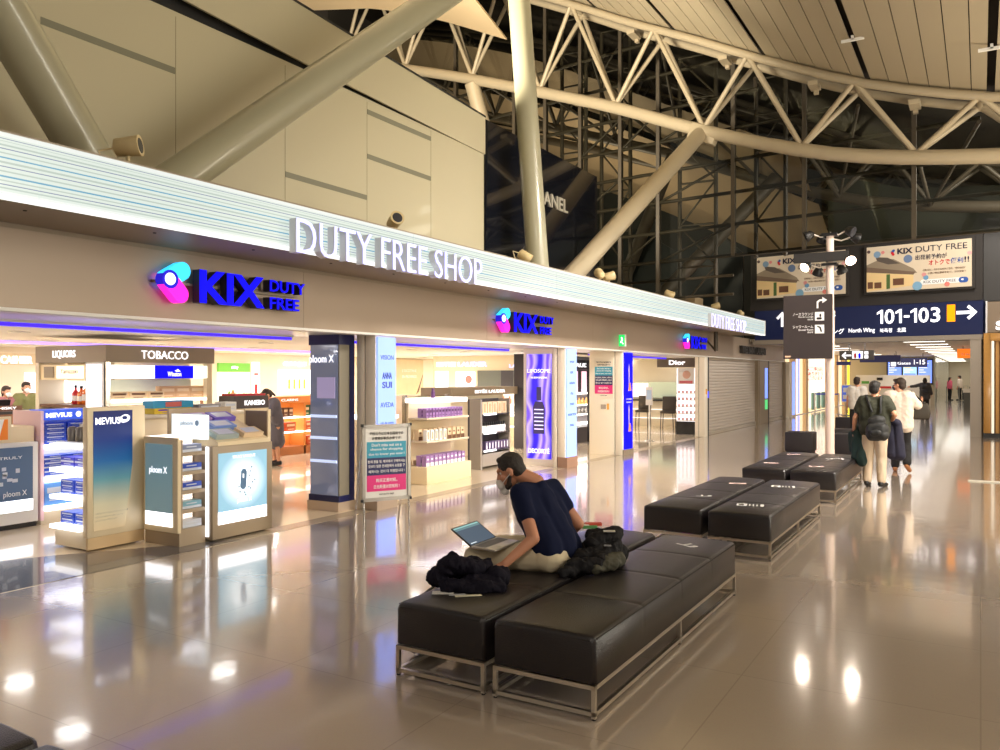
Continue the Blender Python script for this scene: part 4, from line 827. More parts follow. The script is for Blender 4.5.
MB().box((-10.6, 14.5, .85), (-10.58, 14.85, 1.27), mat('teal poster', (70, 150, 165), .4, emit=.25)).box((-10.6, 15.0, .85), (-10.58, 15.4, 1.27), mat('teal poster', (70, 150, 165), .4, emit=.25)).build('poster', t)
MB().box((-10.6, 14.5, .5), (-10.4, 16.5, .53), WS).build('shelf', t); MB().box((-10.6, 15.5, .9), (-10.4, 16.5, .93), WS).build('shelf', t)
items('skincare_carton', carton(.12, .1, .2, RED, WPRINT, 1), [(-10.48, 15.0+.2*k, .532) for k in range(4)], 'red carton on the pale gondola with teal posters', 'carton', 'red cartons on the pale gondola')
t = thing('mid_gondola', 'taupe topped gondola with white brand letters behind the charcoal gondola', 'shelf', (-9.9, 16.6, 0))
MB().box((-10.2, 14.2, 0), (-9.6, 14.9, 1.3), WALLW).box((-10.3, 14.1, 1.3), (-9.5, 17.0, 1.48), TAUPE).box((-10.1, 14.2, 0), (-9.9, 16.9, 1.3), WALLW).build('body', t)
MB().text('ESTĒE LAUDER', (-9.5, 15.0, 1.35), UY, UZ, WTXT, w=1.3, h=.09, d=.01, bold=.02).build('lettering', t)
for z in (.5, .85): MB().box((-9.9, 14.9, z), (-9.6, 16.9, z+.03), WS).build('shelf', t)
items('skincare_carton', carton(.12, .1, .2, mat('pale teal carton', (170, 210, 205), .4), WPRINT, 1), [(-9.7, 15.1+.2*k, .882) for k in range(8)], 'pale teal carton on the taupe topped gondola', 'carton', 'teal cartons on the taupe topped gondola')
items('skincare_carton', carton(.12, .1, .2, KRAFT, WPRINT, 1), [(-9.7, 15.1+.2*k, .532) for k in range(8)], 'tan carton on the lower shelf of the taupe topped gondola', 'carton', 'tan cartons on the taupe topped gondola')
t = thing('low_counter', 'low white counter beyond the pillar with pale blue panel', 'counter', (-9.6, 12.0, 0))
MB().box((-10.0, 11.3, 0), (-9.3, 12.0, .95), WALLW).box((-10.02, 11.28, .95), (-9.28, 12.02, 1.02), W1).build('body', t, bevel=.004)
MB().box((-9.65, 11.4, 1.02), (-9.62, 11.75, 1.16), mat('aqua sign', (120, 220, 235), .4, emit=.5)).build('sign', t)
items('skincare_carton', carton(.1, .1, .16, BEI, RED, 1), [(-9.4, 11.4+.13*k, .0+.622) for k in range(1)], 'beige and red carton in front of the low white counter', 'carton', None)
# ---- bay 3 perfume wall
t = thing('perfume_wall', 'black perfume wall with lit pink shelves between two pillars', 'display wall', (-9.3, 18.8, 0))
MB().box((-9.6, 16.9, 0), (-9.3, 21.0, 2.25), CHAR).box((-9.3, 16.9, 0), (-8.9, 21.0, .4), CHAR).build('body', t)
MB().box((-9.3, 16.9, 1.9), (-8.85, 21.0, 2.14), BLACK).build('header', t)
MB().text('ESTÉE LAUDER', (-8.85, 17.6, 1.95), UY, UZ, WTXT, w=2.3, h=.13, d=.01, bold=.03).build('lettering', t)
MB().box((-9.3, 17.0, 1.3), (-9.28, 20.9, 1.85), lit('pink lit panel', (255, 200, 215), .9)).build('lit_back', t)
for z in (.45, .7, .95, 1.25): MB().box((-9.3, 16.95, z), (-8.95, 20.95, z+.03), WS).build('shelf', t)
for k in range(7): MB().box((-9.28, 17.0+.56*k, 1.3), (-9.2, 17.06+.56*k, 1.85), BLACK).build('divider', t)
items('cosmetic_bottle', MB().lathe([(.06, 0), (.06, .1), (.02, .12), (.02, .17)], (0, 0, 0), mat('amber glass', (230, 170, 100), .2), 12), [(-9.05, 17.2+.22*k, .982) for k in range(16)], 'amber bottle on the black perfume wall', 'bottle', 'amber bottles on the perfume wall')
items('cosmetic_bottle', MB().lathe([(.06, 0), (.06, .1), (.02, .12), (.02, .15)], (0, 0, 0), GREYM, 12), [(-9.05, 17.2+.22*k, .732) for k in range(16)], 'grey bottle on the black perfume wall', 'bottle', 'grey bottles on the perfume wall')
t = thing('header_sign', 'small black header with white letters just past the wide white pillar', 'sign', (-8.3, 19.5, 1.9))
MB().box((-8.8, 19.3, 1.9), (-7.62, 19.5, 2.14), BLACK).build('panel', t); MB().text('CLARINS EB', (-8.65, 19.3, 1.95), UX, UZ, WTXT, w=.98, h=.13, d=.01, bold=.03).build('lettering', t)
MB().box((-8.8, 19.35, 0), (-8.75, 19.45, 1.9), BLACK).box((-7.7, 19.35, 0), (-7.62, 19.45, 1.9), CHAR).build('post', t)
# ---- Dior bay
struct(MB().box((-14, 27.5, 0), (-6.96, 27.65, 2.32), sw).build('wall_partition'))
t = thing('makeup_shelf', 'tall lit makeup shelf on a dark marbled base beside the end pillar', 'shelf', (-7.5, 23.45, 0))
MB().box((-7.78, 23.42, 0), (-7.18, 23.6, .38), mat('black marble', (45, 45, 42), .2, vary=.5, bscale=6)).build('base', t)
MB().box((-7.78, 23.5, .38), (-7.18, 23.6, 1.95), lit('lit white shelf back', (250, 245, 250), .95)).build('lit_back', t)
x = MB().box((-7.75, 23.49, 1.48), (-7.25, 23.5, 1.95), WPRINT).lathe([(.12, 0), (.1, .002)], (-7.48, 23.488, 1.76), mat('skin print', (235, 190, 170), .5), 16, -UY).box((-7.7, 23.487, 1.5), (-7.3, 23.49, 1.58), mat('rose print', (235, 160, 160), .5)); x.build('picture', t)
for k in range(5): MB().box((-7.78, 23.44, .4+.2*k), (-7.18, 23.5, .42+.2*k), WALLW).build('shelf', t)
items('lipstick_tester', MB().box((-.025, -.025, 0), (.025, .025, .07), mat('rose carton', (230, 175, 175), .4)), [(-7.7+.12*(k % 5), 23.47, .421+.2*(k//5)) for k in range(25)], 'small rose tester on the lit makeup shelf', 'tester', 'rose testers on the makeup shelf')
t = thing('header_sign', 'taupe hanging header with white letters above the lit makeup shelf', 'sign', (-7.7, 23.5, 1.99))
MB().box((-8.35, 23.38, 1.98), (-7.15, 23.6, 2.25), mat('dark taupe header', (105, 92, 80), .4)).build('panel', t); MB().text('Dior', (-7.98, 23.38, 2.05), UX, UZ, WTXT, w=.5, h=.14, d=.01, bold=.03).build('lettering', t)
MB().tube([(-8.3, 23.5, 2.25), (-8.3, 23.5, 2.32)], .01, BLACK, 6).tube([(-7.25, 23.5, 2.25), (-7.25, 23.5, 2.32)], .01, BLACK, 6).build('hanger', t)
t = thing('vanity_table', 'makeup table with lit mirror panel and white shelves beside the chairs', 'table', (-9.6, 27, 0))
MB().box((-10.9, 27.0, 0), (-8.7, 27.4, .85), WALLW).box((-10.95, 26.95, .85), (-8.65, 27.45, .9), DARK).build('body', t)
MB().box((-10.8, 27.38, .95), (-8.7, 27.45, 1.5), mat('sage mirror', (190, 205, 185), .1, .3, emit=.3)).build('mirror', t)
MB().box((-10.75, 27.36, .97), (-10.1, 27.38, 1.46), mat('rose poster', (235, 150, 150), .4, emit=.4)).build('poster', t)
for k in range(2): MB().box((-10.8, 26.95, .25+.3*k), (-8.75, 27.0, .27+.3*k), lit('white ledge', (250, 245, 245), .9)).build('shelf', t)
def chair(x_, y_, rz, lab):
    t = thing('makeup_chair', lab, 'chair', (x_, y_, 0), rz, 'chairs in the makeup bay')
    CH = mat('dark taupe upholstery', (70, 62, 55), .5)
    MB().box((-.22, -.22, .5), (.22, .22, .58), CH).build('seat', t, True, bevel=.02)
    MB().cbox((0, .22, .8), (.44, .06, .5), CH, Matrix.Rotation(-.12, 3, 'X')).build('backrest', t, True, bevel=.02)
    for sx in (-.19, .19):
        for sy in (-.19, .19): MB().tube([(sx, sy, .5), (sx*1.1, sy*1.1, 0)], .014, DARK, 8).build('leg', t, True)
chair(-8.77, 25.6, .15, 'dark upholstered chair with its backrest toward the lit makeup shelf'); chair(-9.77, 26.0, .1, 'dark upholstered chair partly behind the slim notice post')
t = thing('notice_post', 'slim white post with a small notice on a round foot before the makeup bay', 'sign', (-7.57, 20.6, 0))
MB().lathe([(.15, 0), (.15, .012), (.02, .03)], (-7.57, 20.6, 0), CHROME, 20).build('base', t); MB().tube([(-7.57, 20.6, .02), (-7.57, 20.6, 1.0)], .02, WHITE, 10).build('pole', t)
MB().box((-7.66, 20.57, .95), (-7.48, 20.6, 1.43), WHITE).build('panel', t); MB().box((-7.64, 20.565, 1.1), (-7.5, 20.57, 1.35), mat('pale blue print', (190, 215, 240))).build('print', t)
t = thing('tester_stand', 'chrome tester stand just behind the wide white pillar', 'stand', (-7.9, 18.6, 0))
MB().lathe([(.2, 0), (.2, .03), (.05, .05), (.05, .35), (.16, .38), (.16, .6), (.1, .62), (.1, .95), (.14, 1.0)], (-7.75, 18.9, 0), CHROME, 20).build('body', t)
# downlights in the shop ceiling
DL = lit('downlight lens', (255, 236, 205), 6)
dl = MB().lathe([(.13, 2.308), (.13, 2.32), (.105, 2.32)], (0, 0, 0), WHITE, 18).lathe([(.105, 2.316), (.104, 2.3195)], (0, 0, 0), DL, 18)
k = 0; first = None
for y in [1.2+2.15*i for i in range(15)]:
    for x_ in (-8.9, -10.9, -13.0, -15.3):
        if y > 27 and x_ > -13.5: continue
        if first is None: first = tag(dl.build('downlight'), 'round recessed downlight in the white shop ceiling', 'light', 'downlights in the shop ceiling'); o = first
        else: o = first.copy(); COL.objects.link(o)
        o.location = (x_, y+(.5 if x_ in (-10.9, -15.3) else 0), 0)
        L = bpy.data.lights.new('downlight_lamp', 'AREA'); L.shape = 'DISK'; L.size = .34; L.energy = {-8.9: 2.5, -10.9: 3.5}.get(x_, 24); L.color = (1, .975, .93)
        lo = bpy.data.objects.new('downlight_lamp', L); COL.objects.link(lo); lo.location = o.location+V((0, 0, 2.305))
# ================================================================== CONCOURSE
# ---- benches
def make_bench(name, lab, group):
    t = thing(name, lab, 'bench', (0, 0, 0), 0, group)
    W_, L_ = .302, 2.742
    b = MB(); prof = []; seams = [L_*f for f in (0, .25, .5, .75, 1)]
    # cushion: closed shell with rounded edges, top divided by sunk seams
    def ring(y, ins, drop):
        w = W_-ins; top = .425-drop; r = .028
        return [(-w, y, .178+ins*.6), (-w, y, top-r), (-w+r*.3, y, top-r*.3), (-w+r, y, top), (-w*.5, y, top+.006), (0, y, top+.008), (w*.5, y, top+.006), (w-r, y, top), (w-r*.3, y, top-r*.3), (w, y, top-r), (w, y, .178+ins*.6)]
    ys = [(0, .02, .03), (.006, .008, .012), (.028, 0, 0)]
    for s_ in seams[1:-1]: ys += [(s_-.05, 0, 0), (s_-.012, 0, .001), (s_, 0, .006), (s_+.012, 0, .001), (s_+.05, 0, 0)]
    ys += [(L_-.028, 0, 0), (L_-.006, .008, .012), (L_, .02, .03)]
    vs = []; fs = []
    for y, i_, d_ in ys: vs += ring(y, i_, d_)
    n = 11
    for i in range(len(ys)-1):
        for k in range(n-1): fs.append((i*n+k, (i+1)*n+k, (i+1)*n+k+1, i*n+k+1))
        fs.append((i*n+n-1, (i+1)*n+n-1, (i+1)*n, i*n))
    fs.append(tuple(range(n))); fs.append(tuple(range((len(ys)-1)*n+n-1, (len(ys)-1)*n-1, -1)))
    b.add(vs, fs, LEATHER, True)
    cu = b.build('cushion', t, True)
    s = MB()
    for sx in (-1, 1): s.tube([(sx*(W_-.003), .03, .408), (sx*(W_-.003), L_-.03, .408)], .004, SEAMM, 6)
    s.tube([(-W_+.03, .004, .4), (W_-.03, .004, .4)], .004, SEAMM, 6); s.build('piping', cu, True)
    q = .022
    MB().box((-W_, 0, .153), (W_, q, .175), STEEL).box((-W_, L_-q, .153), (W_, L_, .175), STEEL).box((-W_, 0, .153), (-W_+q, L_, .175), STEEL).box((W_-q, 0, .153), (W_, L_, .175), STEEL).build('top_frame', t, True)
    MB().box((-W_, 0, .02), (W_, q, .042), STEEL).box((-W_, L_-q, .02), (W_, L_, .042), STEEL).box((-W_, 0, .02), (-W_+q, L_, .042), STEEL).box((W_-q, 0, .02), (W_, L_, .042), STEEL).build('bottom_frame', t, True)
    for sx in (-1, 1):
        for y in (0, L_/2-q/2, L_-q):
            a, c = sorted((sx*W_, sx*(W_-q))); MB().box((a, y, .008), (c, y+q, .153), STEEL).lathe([(.012, 0), (.012, .01)], ((a+c)/2, y+q/2, 0), BLACK, 8).build('leg', t, True)
    return t
BG = 'paired leather benches along the concourse'
def stickers(t, spots, lab=None):
    for (x_, y_, rz, kind) in spots:
        b = MB(); R = Matrix.Rotation(rz, 3, 'Z')
        def r_(u0, v0, u1, v1, m): b.box((x_+u0, y_+v0, .4315), (x_+u1, y_+v1, .4335), m, R, (x_, y_, .432))
        if kind == 0:
            r_(-.12, -.07, -.02, .07, WPRINT); r_(-.1, -.05, -.05, .04, mat('grey print', (160, 155, 150)))
            for k in range(3): r_(.0+.035*k, -.06, .012+.035*k, .06, WPRINT)
            r_(.11, -.07, .14, .08, WPRINT)
        elif kind == 1: r_(-.08, -.05, .08, -.03, WPRINT); r_(-.02, -.03, .0, .05, WPRINT); r_(.05, -.03, .09, .02, WPRINT)
        else: r_(-.1, -.05, .1, .05, mat('pink white sticker', (235, 205, 200), .5)); r_(-.06, -.03, .02, .0, mat('grey print', (160, 155, 150)))
        b.build('sticker', t, True)
b0 = make_bench('leather_bench', 'dark leather bench on which the man with the laptop sits', BG)
b0.location = (-2.637, 3.78, 0); WM[b0] = Matrix.Translation(b0.location)
remember(b0)
spec = [((-1.978, 3.78), 'dark leather bench with a hook shaped sticker alongside the seated man\'s bench', [(.02, 2.4, -.5, 1)]),
        ((-2.66, 7.88), 'dark leather bench of the second pair, on the shop side', [(.05, .9, .4, 1), (.12, 2.1, .3, 2)]),
        ((-2.0, 7.88), 'dark leather bench of the second pair, on the aisle side', [(-.02, .5, .2, 0), (-.02, 2.1, .2, 0)]),
        ((-2.65, 11.81), 'dark leather bench of the third pair, on the shop side', [(-.05, .75, .2, 2), (-.02, 2.3, .2, 2)]),
        ((-1.99, 11.81), 'dark leather bench of the third pair beside the standing travellers', [(-.05, .6, .3, 2), (0, 1.9, .3, 0)]),
        ((-3.27, -1.03), 'brown leather bench of the cut off pair before the seated man, shop side', []),
        ((-2.61, -1.03), 'brown leather bench of the cut off pair before the seated man, aisle side', [])]
for (p, lab, st) in spec:
    c = copy_tree(b0, (p[0], p[1], 0), 0, lab, BG); WM[c] = Matrix.Translation((p[0], p[1], 0)); stickers(c, st)
# ---- cube stools
def cube_stool(x_, y_, w, d, h, rz, lab):
    t = thing('cube_stool', lab, 'stool', (x_, y_, 0), rz, 'cube seats behind the lamp pole')
    LZ = mat('near black leather', (44, 40, 44), .45, bump=.2, bscale=120)
    MB().box((-w/2, -d/2, .03), (w/2, d/2, h), LZ).build('body', t, True, bevel=.025)
    MB().box((-w/2+.03, -d/2+.03, 0), (w/2-.03, d/2-.03, .03), BLACK).build('base', t, True)
    return t
cube_stool(-3.52, 19.4, .6, .55, .46, .0, 'near black cube seat left of the lamp pole')
cube_stool(-2.52, 19.25, .55, .55, .46, .0, 'near black cube seat right of the lamp pole')
cube_stool(-2.8, 21.6, 1.0, .6, .42, .2, 'low wide dark seat seen between the two cube seats')
cube_stool(-3.3, 26.0, .8, .6, .5, 0, 'farther dark cube seat before the cream shop front')
# ---- lamp pole with sign
t = thing('lamp_pole', 'tall white pole carrying black lamp heads and a hanging direction board', 'lamp', (-2.39, 16, 0))
PW = mat('off white pole paint', (225, 205, 195), .35)
MB().tube([(-2.39, 16, 0), (-2.39, 16, 2.9)], .078, PW, 20).tube([(-2.39, 16, 2.9), (-2.39, 16, 4.36)], .068, PW, 20).lathe([(.088, 0), (.088, .05)], (-2.39, 16, 2.88), PW, 20).build('pole', t)
MB().lathe([(.16, 0), (.16, .015), (.09, .03)], (-2.39, 16, 0), GREYM, 20).build('base', t)
MB().box((-3.0, 15.83, 3.83), (-2.06, 15.9, 4.0), DARK).build('cross_plate', t)
MB().cbox((-2.39, 16, 4.33), (.26, .26, .05), BLACK).build('bracket', t); MB().cbox((-2.39, 16, 3.78), (.26, .26, .04), BLACK).build('bracket', t)
LAMP = lit('warm lamp lens', (255, 225, 195), 14)
LRIM = mat('white rim', (235, 225, 215), .4)
def head(p, d, on):
    d = V(d).normalized(); p = V(p)
    hd = MB().lathe([(.02, -.14), (.07, -.1), (.1, 0), (.1, .02)], p, BLACK, 18, d).build('lamp_head', t)
    MB().lathe([(.088, .018), (.088, .024)], p, LAMP if on else mat('dark lens', (60, 60, 65), .1), 18, d).build('lens', hd)
    MB().tube([p-d*.1, (p-d*.1).lerp(V((-2.39, 16, p.z+.03)), .5)+V((0, 0, -.06)), V((-2.39, 16, p.z+.03))], .014, LRIM, 8).build('arm', hd)
head((-2.8, 15.86, 3.75), (-.45, -.75, -.6), True); head((-2.02, 15.84, 3.82), (.35, -.8, -.55), True)
head((-2.62, 16.1, 3.64), (-.3, .4, -.8), False); head((-2.2, 16.15, 3.66), (.3, .4, -.8), False)
head((-2.78, 15.9, 4.32), (-.6, -.2, -.3), False); head((-2.0, 15.9, 4.34), (.6, -.2, -.3), False); head((-1.93, 16.1, 4.24), (.6, .3, -.3), False); head((-2.55, 16.1, 4.26), (-.3, .5, -.5), False)
sg = MB().box((-3.19, 15.86, 2.05), (-2.33, 15.92, 3.23), mat('dark brown sign board', (58, 50, 50), .5)).build('direction_board', t)
x = MB(); Y_ = 15.86
def arrow(b, o, ux, uz, s_, m, d=.006):            # arrow pointing along uz, total length s_
    b.prism([(-.09*s_, -.5*s_), (.09*s_, -.5*s_), (.09*s_, .25*s_), (.3*s_, .03*s_), (.42*s_, .14*s_), (0, .55*s_), (-.42*s_, .14*s_), (-.3*s_, .03*s_), (-.09*s_, .25*s_)], o, ux, uz, d, m)
x.prism([(-2.6, 2.98), (-2.57, 2.98), (-2.57, 3.08), (-2.54, 3.11), (-2.5, 3.11), (-2.5, 3.07), (-2.42, 3.125), (-2.5, 3.18), (-2.5, 3.14), (-2.55, 3.14), (-2.6, 3.1)], (0, Y_, 0), UX, UZ, .003, WPRINT).build('arrow', sg)
for k, (a, b_, c_) in enumerate((('ノースラウンジ', 'North Lounge', '北休息室'), ('シャワールーム', 'Shower Room', '淋浴室'))):
    z = 2.88-.235*k; x = MB()
    x.text(a, (-3.02, Y_, z-.03), UX, UZ, WPRINT, w=.36, h=.055, d=.003).text(b_, (-2.92, Y_, z-.075), UX, UZ, WPRINT, w=.26, h=.035, d=.003).text(c_, (-2.76, Y_, z-.12), UX, UZ, WPRINT, w=.1, h=.03, d=.003)
    x.build('lettering', sg); x = MB().box((-2.63, Y_-.003, z-.13), (-2.47, Y_, z+.03), WPRINT)
    if k == 0: x.prism(capsule2(-2.58, z-.09, -2.53, z-.09, .02), (0, Y_-.003, 0), UX, UZ, .003, KPRINT).prism(capsule2(-2.535, z-.05, -2.535, z-.02, .015), (0, Y_-.003, 0), UX, UZ, .003, KPRINT)
    else: x.prism(capsule2(-2.58, z-.0, -2.54, z-.02, .012), (0, Y_-.003, 0), UX, UZ, .003, KPRINT).prism(capsule2(-2.54, z-.02, -2.52, z-.09, .012), (0, Y_-.003, 0), UX, UZ, .003, KPRINT)
    x.build('pictogram', sg)
MB().box((-3.16, Y_-.003, 2.08), (-3.06, Y_, 2.11), mat('peach sticker', (240, 200, 170))).build('sticker', sg)
# ---- notice stand
t = thing('notice_stand', 'freestanding grey framed notice stand with teal navy and pink panels on thin legs', 'sign', (-5.84, 7.3, 0), 0)
o_ = V((-5.985, 7.08, 0)); ux = V((.29, .5, 0)).normalized(); n_ = ux.cross(UZ)
ALU = mat('silver aluminium frame', (178, 172, 165), .35, .6)
def uv(u, z, k=0): return o_+ux*u+UZ*z+n_*k
Wd = .585
R_ = Matrix((ux, -n_, UZ)).transposed()
fr_ = MB()
for u0, u1, z0, z1 in ((0, .035, .32, 1.19), (Wd-.035, Wd, .32, 1.19), (0, Wd, .32, .36), (0, Wd, 1.15, 1.19)): 
    fr_.prism([(u0, z0), (u1, z0), (u1, z1), (u0, z1)], uv(0, 0, -.012), ux, UZ, .03, ALU)
fr_.prism([(0.02, .33), (Wd-.02, .33), (Wd-.02, 1.18), (.02, 1.18)], uv(0, 0, -.008), ux, UZ, .012, WHITE); fr_.build('frame', t)
x = MB(); notice(x, uv(.035, .36, .005), ux, UZ, Wd-.07, .79); x.build('poster', t)
for u in (0, Wd):
    for z in (.32, 1.17): MB().prism([(-.012, 0), (.012, 0), (.012, .03), (-.012, .03)], uv(u, z-.004, -.014), ux, UZ, .034, BLACK).build('corner_cap', t)
for u in (.02, Wd-.02):
    MB().tube([uv(u, 0, .02), uv(u, .33, .0)], .011, CHROME, 8).build('leg', t); MB().tube([uv(u, 0, -.32), uv(u, 1.1, -.02)], .011, CHROME, 8).build('rear_leg', t)
# ---- spotlights on the band
SPM = mat('beige spotlight paint', (205, 185, 140), .4)
def spot(p, d, lab, cable=True):
    p = V(p); d = V(d).normalized(); t = thing('spotlight', lab, 'light', (p.x, p.y, 3.405), 0, 'spotlights standing on the light band')
    hd = MB().lathe([(.03, -.12), (.075, -.1), (.085, .06), (.09, .1)], p, SPM, 18, d).build('lamp_head', t); MB().lathe([(.07, .098), (.06, .102)], p, mat('dark lens', (60, 60, 65), .1), 18, d).build('lens', hd)
    MB().tube([(p.x, p.y, 3.405), (p.x, p.y, p.z-.07)], .014, SPM, 8).cbox((p.x, p.y, 3.41), (.1, .1, .012), SPM).build('bracket', t)
    if cable: MB().tube([p-d*.1, p-d*.2+V((0, -.05, -.03)), p-d*.14+V((0, -.08, -.12)), p-d*.2+V((0, -.03, -.2)), (p.x-.06, p.y-.02, 3.415)], .009, SPM, 6).build('cable', t)
spot((-6.2, 4.32, 3.68), (.7, .5, .1), 'beige spotlight with curly cable between the two nearest columns')
spot((-6.2, 7.95, 3.64), (.8, -.5, .3), 'round beige spotlight above the lit letter P')
spot((-6.2, 11.27, 3.62), (.6, .5, -.5), 'beige spotlight at the foot of the upright column')
spot((-6.2, 14.2, 3.66), (-.5, .6, .3), 'beige spotlight turned to the wall, one of the pair after the black sign wall', False); spot((-6.2, 14.65, 3.66), (.5, .6, .2), 'beige spotlight turned to the hall, one of the pair after the black sign wall', False)
spot((-6.2, 18.2, 3.62), (.6, .5, -.3), 'beige spotlight standing alone after the pair', False); spot((-6.2, 22.0, 3.62), (.6, .4, .2), 'beige spotlight near the far lit letters', False); spot((-6.2, 24.7, 3.6), (-.4, .6, .2), 'beige spotlight at the far end of the light band', False)
tag(MB().box((-8.4, 22.4, 3.4), (-6.9, 23.2, 3.95), mat('tan cladding', (150, 130, 100), .5)).build('roof_box'), 'tan box on the shop roof behind the far end of the light band', 'box')
# ---- gantry with boards and gate sign
GA = thing('gate_gantry', 'dark gantry spanning the passage with the navy 101-103 gate sign', 'gantry', (.06, 26.69, 0), -.139)
HOU = mat('dark housing', (46, 42, 40), .6)
MB().box((-6.75, .06, 4.0), (-.02, .9, 5.82), HOU).box((-6.75, .0, 3.87), (-.02, .9, 4.05), HOU).build('housing', GA, True)
MB().box((-6.6, .02, 2.9), (0.0, .5, 3.87), mat('navy sign face', (24, 34, 74), .35, emit=.12)).build('sign_panel', GA, True)
MB().box((-6.65, -.02, 2.76), (.0, .7, 2.9), mat('grey lintel', (150, 140, 128), .5)).build('lintel', GA, True)
MB().box((-.32, .0, 0), (-.04, .5, 2.76), mat('warm grey post', (160, 150, 138), .5)).build('post', GA, True)
x = MB(); G = lambda u, z: (u, .02, z)
for u_ in (-2.8, -2.28, -1.87):
    x.prism([(.1, 0), (.17, 0), (.17, .42), (.115, .42), (0, .345), (.0, .28), (.1, .335)], G(u_, 3.3), UX, UZ, .01, WTXT)
x.text('0', G(-2.585, 3.29), UX, UZ, WTXT, w=.27, h=.44, d=.01, bold=.015).text('0', G(-1.655, 3.29), UX, UZ, WTXT, w=.27, h=.44, d=.01, bold=.015).text('3', G(-1.335, 3.29), UX, UZ, WTXT, w=.25, h=.44, d=.01, bold=.015).prism([(0, 0), (.15, 0), (.15, .065), (0, .065)], G(-2.05, 3.46), UX, UZ, .01, WTXT).build('gate_number', GA, True); x = MB()
x.text('ノースウイング', G(-5.05, 3.03), UX, UZ, WTXT, w=1.3, h=.17, d=.01, bold=.01).text('North Wing', G(-3.62, 3.02), UX, UZ, WTXT, w=.76, h=.17, d=.01, bold=.01).text('북측윙', G(-2.72, 3.03), UX, UZ, WTXT, w=.34, h=.13, d=.01, bold=.01).text('北翼', G(-2.24, 3.03), UX, UZ, WTXT, w=.24, h=.13, d=.01, bold=.01)
x.build('wing_name', GA, True)
for o_, a_, b_, s_ in ((G(-5.68, 3.55), UX, UZ, .46), (G(-4.2, 3.55), UX, UZ, .46), (G(-.42, 3.54), -UZ, UX, .5)): x = MB(); arrow(x, o_, a_, b_, s_, WTXT, .01); x.build('arrow', GA, True)
MB().box((-.91, .01, 3.29), (-.7, .02, 3.78), lit('orange lit block', (255, 150, 15), .72)).build('orange_block', GA, True)
BB = mat('warm white billboard', (214, 198, 174), .5, emit=.06)
def board(u0, lab):
    t = thing('billboard', lab, 'billboard', tuple(WM[GA] @ V((u0+1.4, -.03, 4.27))), -.139, 'duty free billboards above the gate')
    P = lambda u, z: (u-1.4, -.055, z)             # local frame: u 0..2.8, z 0..1.36
    MB().box((-1.48, -.02, -.06), (1.48, .08, 1.42), HOU).build('frame', t, True); MB().box((-1.4, -.05, 0), (1.4, -.02, 1.36), BB).build('face', t, True)
    x = MB(); q = -.052; INKD = mat('ink navy print', (35, 35, 60), .5)
    x.text('KIX', P(.86, 1.08), UX, UZ, INKD, w=.42, h=.17, d=.003, bold=.04).text('DUTY FREE', P(1.36, 1.09), UX, UZ, INKD, w=1.33, h=.17, d=.003)
    x.text('出発前予約が', P(1.35, .86), UX, UZ, INKD, w=.83, h=.15, d=.003, bold=.012).text('オトクで', P(1.7, .68), UX, UZ, RED, w=.55, h=.15, d=.003, bold=.015).text('便利', P(2.27, .69), UX, UZ, mat('blue print', (50, 90, 170), .5), w=.32, h=.16, d=.003, bold=.015).text('!!', P(2.62, .7), UX, UZ, INKD, w=.12, h=.16, d=.003, bold=.02)
    x.text('出発の前に、お好きな商品をご予約。“関空免税店”', P(1.55, .52), UX, UZ, BRN, w=1.1, h=.06, d=.003).text('お買い物は事前予約で、当日受取り', P(1.68, .42), UX, UZ, BRN, w=.98, h=.06, d=.003)
    x.prism(capsule2(1.55, .2, 2.6, .2, .075), P(0, 0), UX, UZ, .002, WPRINT).text('KIX DUTY FREE', P(1.57, .16), UX, UZ, INKD, w=.84, h=.08, d=.004).prism(capsule2(2.55, .2, 2.64, .2, .08), P(0, 0), UX, UZ, .004, mat('blue print', (50, 90, 170), .5)).prism(capsule2(2.56, .21, 2.58, .21, .025), P(0, 0), UX, UZ, .005, WPRINT)
    x.prism([(0, .82), (.4, .98), (.75, .95), (1.3, .62), (1.4, .48), (.7, .62), (0, .66)], P(0, 0), UX, UZ, .001, mat('grey roof print', (150, 135, 115), .5)).prism([(.25, 1.05), (.6, 1.0), (.8, .88), (.95, .8), (.6, .8), (.3, .92)], P(0, 0), UX, UZ, .002, mat('dim grey print', (95, 85, 78), .5)).prism([(0, .02), (0, .6), (.65, .52), (1.3, .44), (1.3, .12)], P(0, 0), UX, UZ, .0015, mat('cream print', (235, 205, 150), .5)).prism([(0, .6), (0, .76), (1.35, .52), (1.3, .44)], P(0, 0), UX, UZ, .0022, mat('dim brown print', (120, 100, 85), .5))
    for u, z, w_, h_ in ((.03, .1, .15, .2), (.22, .1, .2, .18), (.74, .16, .3, .2)): x.prism([(u, z), (u+w_, z), (u+w_, z+h_), (u, z+h_)], P(0, 0), UX, UZ, .003, BRN)
    x.prism([(.56, .06), (.66, .07), (.66, .5), (.56, .5)], P(0, 0), UX, UZ, .003, mat('green print', (80, 110, 60)))
    for u, z, r_, c_ in ((.3, 1.12, .1, (130, 160, 190)), (.46, 1.17, .05, (225, 140, 140)), (1.15, .92, .12, (110, 130, 165)), (1.58, .42, .06, (220, 150, 150)), (1.63, .33, .07, (110, 160, 200)), (1.4, .1, .13, (130, 175, 205)), (.06, 1.22, .05, (90, 70, 70)), (2.75, .95, .06, (225, 170, 170)), (2.18, .1, .07, (225, 130, 120))):
        x.prism([(u+r_*math.cos(2*PI*k/16), z+r_*math.sin(2*PI*k/16)) for k in range(16)], P(0, 0), UX, UZ, .0028, mat('dot %d %d %d' % c_, c_, .5))
    x.prism(capsule2(.72, 1.15, .76, 1.2, .035), P(0, 0), UX, UZ, .003, mat('blue print', (50, 90, 170), .5)).prism(capsule2(.72, 1.13, .75, 1.08, .035), P(0, 0), UX, UZ, .0035, RED)
    x.build('print', t, True)
